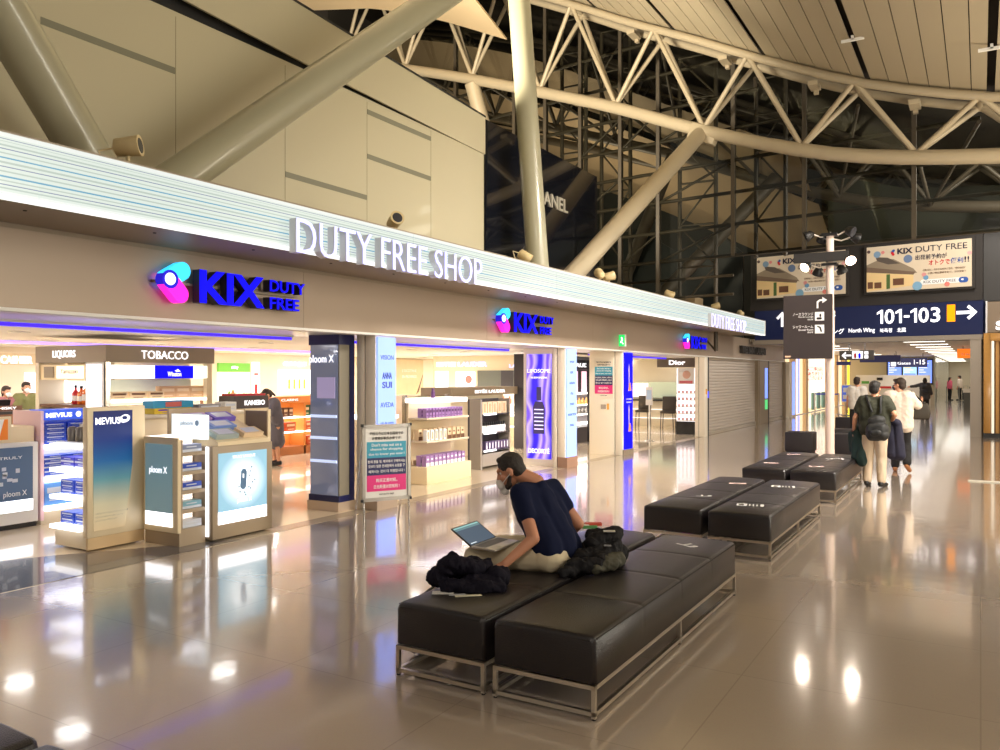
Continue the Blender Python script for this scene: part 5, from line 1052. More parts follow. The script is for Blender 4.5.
board(-3.07, 'warm white shop billboard, unobstructed, above the digits of the gate sign'); board(-6.49, 'warm white shop billboard partly hidden behind the lamp pole')
# right hand wooden shop front
WD = mat('golden oak panel', (178, 130, 66), .4, vary=.15, bscale=12)
t = thing('wooden_shop_front', 'golden oak shop front with ribbed panel beside the gate post', 'shop front', (.6, 26.6, 0))
MB().box((.07, 26.55, .12), (.24, 26.9, 2.92), WD).box((.24, 26.55, 2.7), (2.5, 26.9, 2.92), WD).build('frame', t, bevel=.004)
x = MB()
for k in range(20): x.box((.36+.1*k, 26.62, .12), (.44+.1*k, 26.7, 2.7), WD)
x.box((.34, 26.7, .12), (2.5, 26.85, 2.7), mat('brown backing', (120, 85, 50), .5)); x.build('slats', t)
MB().box((.06, 26.54, 0), (2.5, 26.9, .12), BLACK).build('plinth', t)
MB().tube([(.29, 26.58, .12), (.29, 26.58, 2.7)], .035, lit('soft white tube', (235, 225, 205), .55), 10).build('light_tube', t)
MB().box((.14, 26.55, 2.94), (2.5, 27.0, 3.8), mat('taupe sign box', (125, 108, 90), .5)).box((.12, 26.54, 2.93), (.16, 27, 3.82), LSIDE).build('sign_box', t)
MB().text('S', (.36, 26.55, 3.0), UX, UZ, WTXT, w=.26, h=.26, d=.05, bold=.04).build('lettering', t)
struct(MB().box((.25, 26.95, 0), (.4, 80, 3.0), WALLW).build('wall_wing_right'))
struct(MB().box((.05, 26.95, 3.85), (6, 27.2, 6.2), DARK).build('wall_gate_side'))
struct(MB().box((2.5, 26.9, 0), (9, 27.1, 4), TAUPE).build('wall_right'))
t = MB().box((-.18, 15.45, .0), (.6, 15.52, .02), mat('white plastic strip', (235, 235, 225), .4)); tag(t.build('floor_strip', bevel=.004), 'thin white strip lying across the open floor of the aisle', 'strip')
# ================================================================== NORTH WING BEYOND THE GATE
wc = mat('white wing ceiling', (235, 228, 218), .6)
struct(MB().box((-7.4, 27.9, 2.85), (.4, 80, 2.95), wc).build('ceiling_wing'))
struct(MB().box((-7.4, 54.5, 0), (-2.35, 54.7, 2.9), mat('warm grey wing wall', (205, 195, 175), .5)).build('wall_wing_back'))
struct(MB().box((-7.4, 78, 0), (.4, 78.2, 2.9), WALLW).build('wall_wing_end'))
struct(MB().box((-2.4, 54.6, 0), (-2.3, 78, 2.85), mat('pale glass wall', (222, 230, 222), .2, coat=.6)).build('wall_glass'))
struct(MB().box((-7.4, 34.2, 0), (-7.2, 54.5, 2.9), WALLW).build('wall_wing_left'))
t = pillar('pillar', -7.3, 34.6, 35.6, 'far white pillar with a blue lit edge after the shutters'); MB().box((-6.72, 35.2, .1), (-6.69, 35.6, 2.3), LAV).build('lit_panel', t)
t = thing('wing_shop_front', 'bright cream shop front with red letters through the gate', 'shop front', (-6.95, 43, 0))
MB().box((-7.2, 35.8, 0), (-7.0, 54.4, 2.85), lit('glowing cream interior', (255, 228, 185), .75)).build('lit_interior', t)
for y in (36.0, 39.0, 45.2, 48.2, 51.2): MB().box((-7.1, y, 0), (-6.85, y+.6, 2.85), mat('tan shop pillar', (225, 195, 150), .5)).build('pillar', t)
MB().box((-6.98, 39.8, .2), (-6.96, 44.9, 2.6), lit('white glowing window', (255, 245, 225), .9)).build('window', t)
x = MB()
for s_, z in (('ご来店', 1.95), ('ありがとう', 1.72), ('ございます', 1.5)): x.text(s_, (-6.955, 40.2, z), UY, UZ, mat('red lit print', (235, 70, 60), .5, emit=.5), w=4.0, h=.2, d=.01)
x.build('lettering', t)
for k in range(3): MB().box((-6.9, 40.6+1.4*k, .1), (-6.8, 41.2+1.4*k, .9), mat('teal goods', (120, 160, 150))).build('goods', t)
MB().box((-6.95, 37.5, .05), (-6.93, 37.9, 2.8), lit('violet edge', (150, 160, 255), 1)).build('edge_light', t)
t = thing('yellow_light_strip', 'thin vertical yellow light strip at the end of the cream shop front', 'light', (-6.85, 52.4, 0))
MB().box((-6.9, 52.0, 0), (-6.8, 52.7, 2.85), WHITE).build('housing', t); MB().box((-6.8, 52.0, .05), (-6.77, 52.6, 2.8), lit('yellow strip', (250, 240, 60), 1.1)).build('diffuser', t)
t = thing('information_sign', 'blue and white information sign on a stand before the yellow strip', 'sign', (-5.0, 38, 0))
MB().lathe([(.25, 0), (.25, .02)], (-5.0, 38, 0), GREYM, 16).tube([(-5, 38, .02), (-5, 38, .55)], .03, GREYM, 8).build('stand', t)
MB().cbox((-5.0, 38, .95), (.42, .05, .75), WHITE).build('board', t); MB().cbox((-5.0, 37.97, .95), (.36, .01, .68), mat('blue sign print', (90, 120, 220), .5, emit=.3)).cbox((-5, 37.963, 1.1), (.26, .01, .2), WPRINT).cbox((-5, 37.963, .8), (.28, .01, .18), WPRINT).build('print', t)
t = thing('queue_barrier', 'retractable blue belt barrier before the cream shop front', 'barrier', (-5.7, 38.6, 0))
for xx in (-6.4, -5.4): MB().lathe([(.17, 0), (.17, .02), (.03, .04), (.03, .95)], (xx, 38.6, 0), CHROME, 14).build('post', t)
MB().box((-6.4, 38.59, .87), (-5.4, 38.61, .93), mat('blue belt', (70, 80, 190), .5)).build('belt', t)
t = thing('restroom_sign', 'hanging grey restroom sign with arrow and pictograms', 'sign', (-3.75, 31, 2.28))
MB().box((-4.32, 31, 2.28), (-3.2, 31.1, 2.62), mat('charcoal sign', (90, 85, 80), .4)).tube([(-4, 31.05, 2.62), (-4, 31.05, 2.85)], .02, GREYM, 6).tube([(-3.5, 31.05, 2.62), (-3.5, 31.05, 2.85)], .02, GREYM, 6).build('housing', t, bevel=0)
x = MB(); arrow(x, (-4.08, 31, 2.44), UZ, -UX, .3, WTXT); x.box((-3.9, 30.99, 2.33), (-3.55, 31, 2.58), WTXT).prism(capsule2(-3.8, 2.38, -3.8, 2.48, .04), (0, 30.99, 0), UX, UZ, .004, RED).prism(capsule2(-3.66, 2.38, -3.66, 2.48, .04), (0, 30.99, 0), UX, UZ, .004, BLU)
x.box((-3.5, 30.99, 2.47), (-3.38, 31, 2.58), WTXT).box((-3.5, 30.99, 2.33), (-3.38, 31, 2.44), WTXT); x.build('pictogram', t)
def hang_sign(x0, x1, y, z0, z1, m, lab, body=None, tm=None, name='hanging_sign'):
    t = thing(name, lab, 'sign', ((x0+x1)/2, y, z0)); MB().box((x0, y, z0), (x1, y+.1, z1), m).tube([(x0+.2, y+.05, z1), (x0+.2, y+.05, 2.86)], .02, GREYM, 6).tube([(x1-.2, y+.05, z1), (x1-.2, y+.05, 2.86)], .02, GREYM, 6).build('housing', t)
    if body:
        x = MB()
        for s_, u, w_, h_ in body: x.text(s_, (x0+u, y, z0+(z1-z0)*.28), UX, UZ, tm or WTXT, w=w_, h=h_, d=.01, bold=.01)
        x.build('lettering', t)
    return t
NB = mat('navy hanging sign', (50, 55, 105), .4, emit=.1)
hang_sign(-4.95, -3.2, 42, 2.35, 2.68, NB, 'long plain navy hanging sign beyond the restroom sign')
t = hang_sign(-4.0, -2.3, 46, 2.15, 2.62, NB, 'navy hanging gate sign reading 1-15 above the departure screens', (('Gates', .35, .6, .14), ('1-15', 1.1, .5, .24)))
MB().box((-3.95, 45.98, 2.2), (-3.72, 46, 2.57), WTXT).build('pictogram', t)
hang_sign(-5.7, -5.1, 40, 2.2, 2.36, NB, 'small navy hanging sign next to the long plain one')
t = hang_sign(-.78, -.08, 36, 2.4, 2.76, lit('orange lit sign', (240, 120, 40), .8), 'orange lit hanging sign by the gate post in the passage', (('北 North', .12, .45, .1),), WPRINT)
t = thing('departure_screens', 'wall of three blue departure screens in a dark frame', 'screen', (-3.6, 54.4, 1.2))
MB().box((-4.9, 54.3, 1.18), (-2.42, 54.5, 2.72), DARK).build('frame', t)
SB = lit('blue screen', (45, 65, 235), .85); SC = lit('pale cyan screen', (170, 215, 245), .9)
for k, (x0, m) in enumerate(((-4.82, SB), (-4.0, SC), (-3.2, SB))):
    s_ = MB().box((x0, 54.28, 1.28), (x0+.72, 54.3, 2.62), m).build('screen', t)
    x = MB()
    for j in range(5): x.box((x0+.05, 54.275, 1.9+.13*j), (x0+.3+.06*((j*3+k) % 5), 54.28, 1.94+.13*j), WTXT if m is SB else lit('amber screen text', (255, 210, 120), .8))
    if m is SC: x.box((x0+.05, 54.275, 1.3), (x0+.67, 54.28, 1.85), SB)
    for j in range(3): x.box((x0+.1+.15*j, 54.27, 1.4), (x0+.2+.15*j, 54.275, 1.6+.05*j), WTXT)
    x.build('readout', s_)
t = thing('white_counter', 'long white counter with red and green marks under the departure screens', 'counter', (-3.6, 50, 0))
MB().box((-6.2, 50.2, 0), (-2.5, 50.9, 1.1), WHITE).box((-6.2, 50.9, 0), (-2.4, 51, 1.75), WHITE).build('body', t)
MB().box((-5.2, 50.18, 1.0), (-4.3, 50.2, 1.12), RED).build('red_sticker', t); MB().box((-5.9, 50.88, 1.25), (-5.5, 50.9, 1.4), GLEAF).build('green_sticker', t)
MB().box((-5.1, 50.86, 1.45), (-4.8, 50.9, 1.6), BLACK).build('monitor', t)
t = thing('litter_bin', 'grey litter bin with white top against the passage wall', 'bin', (-.3, 48, 0)); MB().box((-.75, 47.8, 0), (0, 48.3, .85), mat('dark bin', (95, 98, 95), .4)).build('body', t); MB().box((-.78, 47.78, .85), (.03, 48.32, 1.05), WHITE).build('top', t)
t = thing('fire_post', 'slim white post with a red extinguisher at its foot by the gate', 'post', (-.12, 33.7, 0)); MB().tube([(-.12, 33.7, 0), (-.12, 33.7, 1.55)], .025, WHITE, 8).build('post', t); MB().lathe([(.2, 0), (.2, .03)], (-.12, 33.7, 0), GREYM, 14).build('foot', t); MB().lathe([(.06, .03), (.075, .06), (.075, .26), (.03, .32), (.03, .38)], (-.2, 33.62, 0), mat('red extinguisher', (190, 30, 45), .35), 14).build('extinguisher', t)
for i, (x_, y_) in enumerate(((-.6, 60), (-1.2, 60), (-1.9, 60))):
    tag(MB().lathe([(.14, 0), (.14, .02), (.03, .04), (.03, .95), (.04, 1.0)], (0, 0, 0), GREYM, 12).build('barrier_post'), ('slim grey barrier post, the one nearest the litter bin', 'slim grey barrier post, middle of three near the far couple', 'slim grey barrier post by the glass wall')[i], 'post', 'barrier posts by the far couple').location = (x_, y_, 0)
WL = lit('wing ceiling light', (255, 248, 235), 2)
wl = MB().box((-.6, -.15, 2.835), (.6, .15, 2.849), WL); first = None
for y in range(30, 77, 3):
    for x_ in (-5.2, -1.6):
        if y > 53 and x_ < -3: continue
        if first is None: first = tag(wl.build('ceiling_light'), 'flat white light panel in the wing ceiling', 'light', 'light panels in the wing ceiling'); o = first
        else: o = first.copy(); COL.objects.link(o)
        o.location = (x_, y, 0)
# ================================================================== PEOPLE
SKIN = mat('light skin', (205, 150, 120), .5); SKIN2 = mat('tan skin', (190, 132, 102), .5)
HAIRB = mat('black hair', (24, 20, 19), .6, bump=.4, bscale=220); HAIRD = mat('dark brown hair', (52, 38, 30), .6, bump=.4, bscale=220)
def hand(pc, w, d, n, side, sc=1.0, curl=.35):     # w wrist, d pointing direction, n palm normal, side +1 / -1 thumb side
    w, d, n = V(w), V(d).normalized(), V(n); n = (n-d*n.dot(d)).normalized(); t_ = d.cross(n)*side
    for k in (-1, 0, 1): pc.append(('c', w+d*.01*sc+t_*.012*k*sc, w+d*.075*sc+t_*.024*k*sc, .017*sc, .0145*sc))
    for i, L in enumerate((.072, .08, .074, .058)):
        o = w+d*.085*sc+t_*(.032-.0213*i)*sc
        a = o+(d*math.cos(curl)+n*math.sin(curl))*L*.52*sc; b = a+(d*math.cos(curl*2.2)+n*math.sin(curl*2.2))*L*.48*sc
        pc.append(('c', o-d*.012, a, .0098*sc, .0092*sc)); pc.append(('c', a, b, .0092*sc, .0076*sc))
    o = w+d*.028*sc+t_*.03*sc; a = o+(d*.62+t_*.62+n*.3).normalized()*.036*sc; b = a+(d*.85+t_*.25+n*.4).normalized()*.03*sc
    pc.append(('c', w+d*.015*sc+t_*.012*sc, o, .017*sc, .013*sc)); pc.append(('c', o, a, .0125*sc, .0108*sc)); pc.append(('c', a, b, .0105*sc, .0085*sc))
def head_pieces(pc, c, f, sc=1.0):                 # c head centre, f facing direction
    R = rot_to(f); c = V(c); Q = lambda x, y, z: c+R @ V((x, y, z))*sc
    pc.append(('e', Q(0, -.012, .022), (.076*sc, .094*sc, .092*sc), R)); pc.append(('e', Q(0, .03, -.045), (.056*sc, .062*sc, .07*sc), R))
    pc.append(('c', Q(0, .05, -.095), Q(0, .07, -.09), .026*sc, .022*sc))                                  # chin
    pc.append(('c', Q(0, .088, .012), Q(0, .108, -.03), .011*sc, .0145*sc))                                  # nose
    for s in (-1, 1):
        pc.append(('c', Q(.03*s, .078, .03), Q(.012*s, .086, .026), .012*sc, .012*sc))                       # brow ridge
        pc.append(('e', Q(.078*s, -.005, -.012), (.011*sc, .02*sc, .032*sc), R))                             # ear
        pc.append(('e', Q(.04*s, .06, -.03), (.024*sc, .022*sc, .022*sc), R))                                # cheek
    pc.append(('c', Q(-.018, .082, -.066), Q(.018, .082, -.066), .0095*sc, .0095*sc))                        # lips
    return Q, R
def eyes(t, Q, sc=1.0):
    b = MB()
    for s in (-1, 1): 
        for vs, fs, m in ((*ell_piece(Q(.029*s, .0665, .008), (.011*sc,)*3, None, 10, 6), mat('eye white', (215, 205, 198), .3)), (*ell_piece(Q(.029*s, .0735, .008), (.0055*sc,)*3, None, 8, 6), KPRINT)): b.add(vs, fs, m, True)
    return b.build('eyes', t)
def person(name, lab, loc, rz, H=1.7, female=False, shirt=None, pants=None, shoes=None, hairm=HAIRB, skin=SKIN, J=None, look=(0, 1, 0), sleeve=.5, hair='short', loose=1.0, hem=.0, vox=.013, mask=None, skirt=False):
    t = thing(name, lab, 'person', loc, rz)
    M = WM[t]; k = H/1.7; sw = .155 if female else .17
    j = dict(neck=(0, 0, 1.45), head=(0, .025, 1.575), sl=(-sw, 0, 1.385), sr=(sw, 0, 1.385), el=(-sw-.06, -.02, 1.1), er=(sw+.06, -.02, 1.1), wl=(-sw-.07, .06, .86), wr=(sw+.07, .06, .86),
             hl=(-.09, 0, .9), hr=(.09, 0, .9), kl=(-.1, .015, .49), kr=(.1, .015, .49), al=(-.105, -.02, .085), ar=(.105, -.02, .085), tl=(-.12, .16, .03), tr=(.12, .16, .03))
    if J: j.update(J)
    P = {a: M @ (V(b)*k) for a, b in j.items()}
    rot = M.to_3x3(); up = UZ
    pc = []
    ch = (P['sl']+P['sr'])*.5-UZ*.12*k; pel = (P['hl']+P['hr'])*.5
    for s, h in (('sl', 'hl'), ('sr', 'hr')): pc.append(('c', P[s]*.75+ch*.25, P[h], .09*k, .1*k))
    pc += [('c', P['sl'], P['sr'], .06*k, .06*k), ('c', (P['sl']+P['sr'])*.5, P['neck'], .075*k, .055*k), ('c', P['neck'], P['head']-UZ*.03*k, .052*k, .05*k), ('c', P['sl'].lerp(P['neck'], .6), P['sr'].lerp(P['neck'], .6), .05*k, .05*k)]
    for s in 'lr':
        pc += [('c', P['s'+s], P['e'+s], .05*k, .04*k), ('c', P['e'+s], P['w'+s], .039*k, .026*k), ('c', P['h'+s], P['k'+s], .082*k, .055*k), ('c', P['k'+s], P['a'+s], .054*k, .035*k), ('c', P['a'+s]-UZ*.03*k, P['t'+s], .037*k, .026*k)]
        d = P['w'+s]-P['e'+s]; hand(pc, P['w'+s], d, rot @ V((1 if s == 'l' else -1, 0, 0)), 1 if s == 'l' else -1, 1.0*k, .4)
    Q, R = head_pieces(pc, P['head'], rot @ V(look), k)
    blob('body', pc, skin, t, vox*.62, 2)
    eyes(t, Q, k)
    # shirt
    g = .018*loose; sp_ = []
    for s, h in (('sl', 'hl'), ('sr', 'hr')): sp_.append(('c', P[s]*.75+ch*.25, P[h]+UZ*(.02-hem)*k, .09*k+g, .105*k+g*1.3))
    sp_.append(('c', (P['sl']+P['sr'])*.5-UZ*.1*k, pel+UZ*.04*k, .1*k+g, .11*k+g)); sp_ += [('c', P['sl'], P['sr'], .055*k+g*.4, .055*k+g*.4), ('c', P['sl'].lerp(P['neck'], .55)-UZ*.02*k, P['sr'].lerp(P['neck'], .55)-UZ*.02*k, .058*k+g*.3, .058*k+g*.3)]
    for s in 'lr':
        if sleeve <= 1: sp_.append(('c', P['s'+s], P['s'+s].lerp(P['e'+s], sleeve), .054*k+g, .05*k+g))
        else: sp_ += [('c', P['s'+s], P['e'+s], .054*k+g, .046*k+g), ('c', P['e'+s], P['e'+s].lerp(P['w'+s], sleeve-1), .046*k+g, .034*k+g)]
    crumple(blob('shirt', sp_, shirt, t, vox, 5), .006, 9, 3)
    pp = [('c', P['hl'], P['hr'], .1*k+.01, .1*k+.01)]
    if skirt: pp += [('c', pel, pel-UZ*.38*k, .15*k, .19*k)]
    else:
        for s in 'lr': pp += [('c', P['h'+s], P['k'+s], .09*k+.012*loose, .062*k+.012*loose), ('c', P['k'+s], P['a'+s]+UZ*.03*k, .06*k+.012*loose, .042*k+.016*loose)]
    blob('trousers' if not skirt else 'skirt', pp, pants, t, vox, 4, .006, 11, (1, 1, .4))
    for s in 'lr':
        a, b = P['a'+s], P['t'+s]; dn = (b-a).normalized()
        blob('shoe', [('c', a-UZ*.04*k-dn*.03, b, .046*k, .036*k), ('c', a-UZ*.02*k-dn*.02, a+UZ*.0, .045*k, .04*k)], shoes, t, .008, 3)
    hp = [('e', Q(0, -.022, .036), (.084*k, .097*k, .094*k), R), ('e', Q(0, -.05, -.02), (.078*k, .062*k, .075*k), R)]
    if hair == 'short': hp += [('c', Q(-.04, .065, .085), Q(.04, .065, .085), .026*k, .026*k)]
    elif hair == 'bob': hp += [('c', Q(-.065, -.02, 0), Q(-.06, .0, -.1), .035*k, .028*k), ('c', Q(.065, -.02, 0), Q(.06, .0, -.1), .035*k, .028*k), ('c', Q(0, -.06, 0), Q(0, -.065, -.11), .06*k, .05*k), ('c', Q(-.04, .065, .085), Q(.04, .065, .085), .022*k, .022*k)]
    elif hair == 'tail': hp += [('c', Q(0, -.1, .02), Q(0, -.14, -.12), .035*k, .018*k), ('c', Q(-.04, .065, .085), Q(.04, .065, .085), .022*k, .022*k)]
    elif hair == 'long': hp += [('c', Q(0, -.06, 0), Q(0, -.09, -.25), .07*k, .05*k), ('c', Q(-.04, .065, .085), Q(.04, .065, .085), .022*k, .022*k)]
    blob('hair', hp, hairm, t, .009, 3, .003, 40)
    if mask: blob('face_mask', [('c', Q(-.03, .088, -.05), Q(.03, .088, -.05), .03*k, .03*k), ('c', Q(0, .1, -.03), Q(0, .085, -.085), .03*k, .028*k)], mask, t, .007, 4)
    return t, P, Q, R
OLV = mat('dark olive cloth', (52, 54, 40), .8); KHK = mat('beige trousers', (205, 185, 160), .8); WHT = mat('cream white cloth', (238, 222, 208), .8); BLK = mat('black cloth', (28, 27, 30), .85)
BLKSH = mat('black shoe', (20, 19, 20), .5); SAND = mat('tan sandal', (170, 115, 75), .6); TEALJ = mat('dark teal cloth', (20, 48, 48), .75); NAVJ = mat('dark navy cloth', (30, 30, 52), .8); BLKBAG = mat('black nylon', (30, 31, 32), .6)
# standing man with backpack
t, P, Q, R = person('person', 'person in dark olive shirt and beige trousers seen from behind with a black backpack', (-1.43, 13.95, 0), -.12, 1.66, shirt=OLV, pants=KHK, shoes=BLKSH, look=(.1, 1, -.08), sleeve=.55, loose=1.5,
    J=dict(er=(.31, -.06, 1.17), wr=(.22, .16, 1.05), el=(-.29, -.02, 1.1), wl=(-.33, .05, .86), kl=(-.1, .02, .49), tr=(.13, .17, .03)))
M = WM[t]
def W(x, y, z): return M @ V((x, y, z))
blob('wrist_band', [('c', P['wl']+UZ*.01, P['wl']+UZ*.03, .033, .034)], mat('dark red band', (110, 40, 45), .5), t, .006, 1)
bp_ = thing('backpack', 'black backpack hanging low on the back of the person in olive', 'backpack', tuple(W(.05, -.2, .85)), -.12)
blob('body', [('c', W(.03, -.22, .9), W(.15, -.23, .91), .11, .11), ('c', W(.04, -.2, 1.04), W(.12, -.19, 1.04), .085, .085), ('c', W(.02, -.23, .83), W(.17, -.24, .84), .095, .095)], BLKBAG, bp_, .012, 3, .008, 8)
blob('pocket', [('c', W(.05, -.32, .86), W(.13, -.32, .87), .05, .05)], BLKBAG, bp_, .01, 3, .004, 12)
MB().tube([W(.0, -.16, 1.18), W(-.1, -.1, 1.42), W(-.1, .1, 1.36), W(-.14, .12, 1.1), W(-.1, -.12, .9)], .018, BLKBAG, 8).build('strap', bp_)
MB().tube([W(.12, -.16, 1.16), W(.12, -.1, 1.42), W(.12, .1, 1.36), W(.22, .08, 1.12), W(.17, -.14, .92)], .018, BLKBAG, 8).build('strap', bp_)
tag(blob('jacket', [('c', W(-.29, .08, .84), W(-.26, .0, .45), .07, .08), ('c', W(-.22, .1, .82), W(-.17, -.06, .4), .06, .08), ('c', W(-.36, .12, .8), W(-.34, .06, .55), .05, .05), ('c', W(-.3, .1, .9), W(-.22, .12, .88), .05, .05)], TEALJ, None, .012, 3, .014, 9, (1, 1, .35)), 'dark teal jacket hanging from the left hand of the person in olive', 'jacket')
tag(blob('jacket', [('c', W(.2, .2, 1.0), W(.22, .18, .52), .06, .09), ('c', W(.3, .18, .98), W(.32, .18, .5), .055, .085), ('c', W(.24, .16, 1.03), W(.3, .16, 1.0), .05, .05)], NAVJ, None, .012, 3, .012, 9, (1, 1, .35)), 'dark navy jacket hanging over the right forearm of the person in olive', 'jacket')
# walking man in white shirt
t, P, Q, R = person('person', 'person in loose cream shirt and black trousers walking away, head turned left', (-1.27, 16.35, 0), -.05, 1.7, shirt=WHT, pants=BLK, shoes=SAND, look=(-1, .35, -.05), sleeve=1.3, loose=1.7, hem=.08, hairm=HAIRD, mask=mat('dark face mask', (50, 55, 75), .7),
    J=dict(kr=(.11, .06, .5), ar=(.16, -.27, .17), tr=(.19, -.16, .05), kl=(-.05, .07, .48), al=(-.07, .02, .085), tl=(-.09, .2, .03), er=(.3, .02, 1.2), wr=(.33, .24, 1.28), el=(-.28, .05, 1.12), wl=(-.22, .26, 1.04)))
M = WM[t]
bg = thing('shoulder_bag', 'dark brown shoulder bag hanging at the right side of the person in cream', 'bag', tuple(M @ V((.34, -.02, .8))), 0)
b_ = MB(); tm = mat('dark brown bag', (50, 42, 32), .6)
b_.prism([(-.15, 0), (.15, 0), (.17, .12), (.13, .3), (-.13, .3), (-.17, .12)], M @ V((.35, .0, .95)), M.to_3x3() @ V((.9, .3, 0)).normalized(), UZ, -.13, tm); b_.build('body', bg, bevel=.035, seg=3)
MB().tube([M @ V((.27, -.05, 1.24)), M @ V((.2, -.03, 1.46)), M @ V((.4, .02, 1.24))], .014, BLK, 8).build('strap', bg)
# hidden traveller, far woman, couple
person('person', 'person in pale clothes mostly hidden behind the person in olive', (-2.86, 23.7, 0), .2, 1.7, shirt=mat('pale grey shirt', (215, 210, 205), .8), pants=BLK, shoes=BLKSH, hairm=HAIRD, look=(.3, 1, 0), vox=.016)
t, P, Q, R = person('person', 'person in dark grey jacket and black tights walking away with arm stretched left', (-2.21, 42.2, 0), 0, 1.62, True, shirt=mat('charcoal jacket', (66, 66, 70), .8), pants=BLK, shoes=BLKSH, hair='bob', sleeve=1.85, loose=1.6, hem=.16, vox=.016,
    J=dict(el=(-.4, .08, 1.3), wl=(-.64, .12, 1.27), er=(.24, -.03, 1.12), wr=(.28, .03, .9), tr=(.1, .14, .03), ar=(.09, -.05, .085)))
M = WM[t]
tag(blob('backpack', [('c', M @ V((-.08, -.2, 1.0)), M @ V((.08, -.2, 1.0)), .11, .11), ('c', M @ V((-.06, -.2, 1.2)), M @ V((.06, -.2, 1.2)), .1, .1)], mat('grey nylon', (50, 52, 58), .7), None, .014, 3, .005, 9), 'grey backpack on the far walker in the charcoal jacket', 'backpack')
person('person', 'far person in pink top standing at the end of the passage', (-1.85, 64.5, 0), -1.0, 1.6, True, shirt=mat('pink cloth', (225, 100, 130), .8), pants=BLK, shoes=BLKSH, hair='long', hairm=HAIRD, sleeve=1.5, vox=.02)
person('person', 'far person in white top beside the one in pink', (-1.25, 64.9, 0), 1.2, 1.72, False, shirt=WHT, pants=BLK, shoes=BLKSH, hairm=HAIRD, sleeve=1.4, vox=.02)
t = thing('suitcase', 'dark suitcase standing beside the far couple', 'suitcase', (-.9, 64.2, 0))
MB().box((-1.1, 64.1, .05), (-.65, 64.35, .7), mat('dark case', (55, 58, 65), .4)).build('body', t, bevel=.03); MB().tube([(-1.0, 64.3, .7), (-1.0, 64.3, 1.0), (-.75, 64.3, 1.0), (-.75, 64.3, .7)], .012, GREYM, 6).build('handle', t)
for x_ in (-1.05, -.7): MB().lathe([(.025, -.02), (.025, .02)], (x_, 64.22, .026), BLACK, 10, UX).build('wheel', t)
# shop staff
MASKW = mat('white face mask', (240, 240, 240), .7)
person('person', 'cashier in olive green shirt with white mask behind the counter', (-16.2, 9.05, 0), -PI/2-.3, 1.62, shirt=mat('olive green shirt', (110, 110, 65), .8), pants=BLK, shoes=BLKSH, hairm=HAIRD, sleeve=.6, mask=MASKW, J=dict(wl=(-.2, .36, 1.12), wr=(.2, .36, 1.12), el=(-.24, .08, 1.12), er=(.24, .08, 1.12)))
person('person', 'cashier with tied hair and white mask in a dusty pink shirt', (-16.3, 8.72, 0), -PI/2-.2, 1.54, True, shirt=mat('dusty pink shirt', (150, 95, 100), .8), pants=BLK, shoes=BLKSH, hairm=HAIRD, hair='tail', sleeve=.6, mask=MASKW, look=(-.2, 1, -.1))
UNI = mat('grey staff uniform', (92, 88, 98), .8)
person('person', 'shop assistant in grey uniform bending over the makeup counter', (-11.75, 11.35, 0), 2.75, 1.58, True, shirt=UNI, pants=UNI, shoes=BLKSH, hairm=HAIRD, hair='tail', sleeve=1.3, skirt=True, look=(0, .8, -.6),
    J=dict(neck=(0, .12, 1.38), head=(0, .2, 1.47), sl=(-.165, .08, 1.34), sr=(.165, .08, 1.34), el=(-.2, .2, 1.1), er=(.2, .2, 1.1), wl=(-.14, .36, .98), wr=(.14, .36, .98)))
person('person', 'shop assistant with brown hair whose head shows over the cream counter', (-11.6, 9.55, 0), 3.6, 1.42, True, shirt=UNI, pants=UNI, shoes=BLKSH, hairm=mat('brown hair', (105, 62, 40), .6, bump=.4, bscale=220), hair='bob', sleeve=1.3, look=(0, 1, -.3))

# ---------------------------------------------------------------- seated man with laptop
NVT = mat('dark navy cotton', (17, 24, 52), .9, spec=.2); TRS = mat('beige cotton trousers', (206, 192, 162), .85)
man = thing('person', 'seated person in navy t-shirt and beige trousers with grey mask bending over a laptop', 'person', (-2.55, 4.98, 0), 0)
pel = V((-2.52, 4.98, .53)); neck = V((-2.675, 5.03, 1.0)); hd = V((-2.835, 4.945, 1.085)); fdir = V((-.86, -.3, -.42)).normalized()
sl, sr = V((-2.72, 4.875, .94)), V((-2.64, 5.2, .94)); el, er = V((-2.555, 4.76, .665)), V((-2.455, 5.245, .695)); wl, wr = V((-2.675, 4.585, .515)), V((-2.6, 5.33, .56))
hl, hr = V((-2.53, 4.88, .525)), V((-2.5, 5.08, .525)); kl, kr = V((-2.99, 4.73, .505)), V((-3.0, 5.08, .51)); al, ar = V((-3.12, 4.72, .09)), V((-3.1, 5.1, .09)); tl, tr_ = V((-3.28, 4.69, .035)), V((-3.26, 5.12, .035))
pc = [('c', sl.lerp(sr, .25)-UZ*.08, hl+UZ*.02, .088, .09), ('c', sr.lerp(sl, .25)-UZ*.08, hr+UZ*.02, .088, .09), ('c', sl, sr, .055, .055), ('c', sl.lerp(sr, .5)+UZ*.01, neck, .075, .056), ('c', neck, hd-UZ*.01+V((.03, 0, 0)), .056, .052),
      ('c', sl, el, .05, .042), ('c', el, wl, .042, .027), ('c', sr, er, .05, .042), ('c', er, wr, .042, .027),
      ('c', hl, kl, .085, .058), ('c', kl, al, .055, .036), ('c', hr, kr, .085, .058), ('c', kr, ar, .055, .036), ('c', al-UZ*.03, tl, .037, .026), ('c', ar-UZ*.03, tr_, .037, .026)]
hand(pc, wl, wl-el+V((-.03, 0, .02)), V((-.3, .4, -.8)), 1, 1.0, .5); hand(pc, wr, V((-.2, .5, -.35)), V((-.5, -.5, -.6)), -1, 1.0, .5)
Q, R = head_pieces(pc, hd, fdir)
blob('body', pc, SKIN2, man, .0065, 2)
eyes(man, Q)
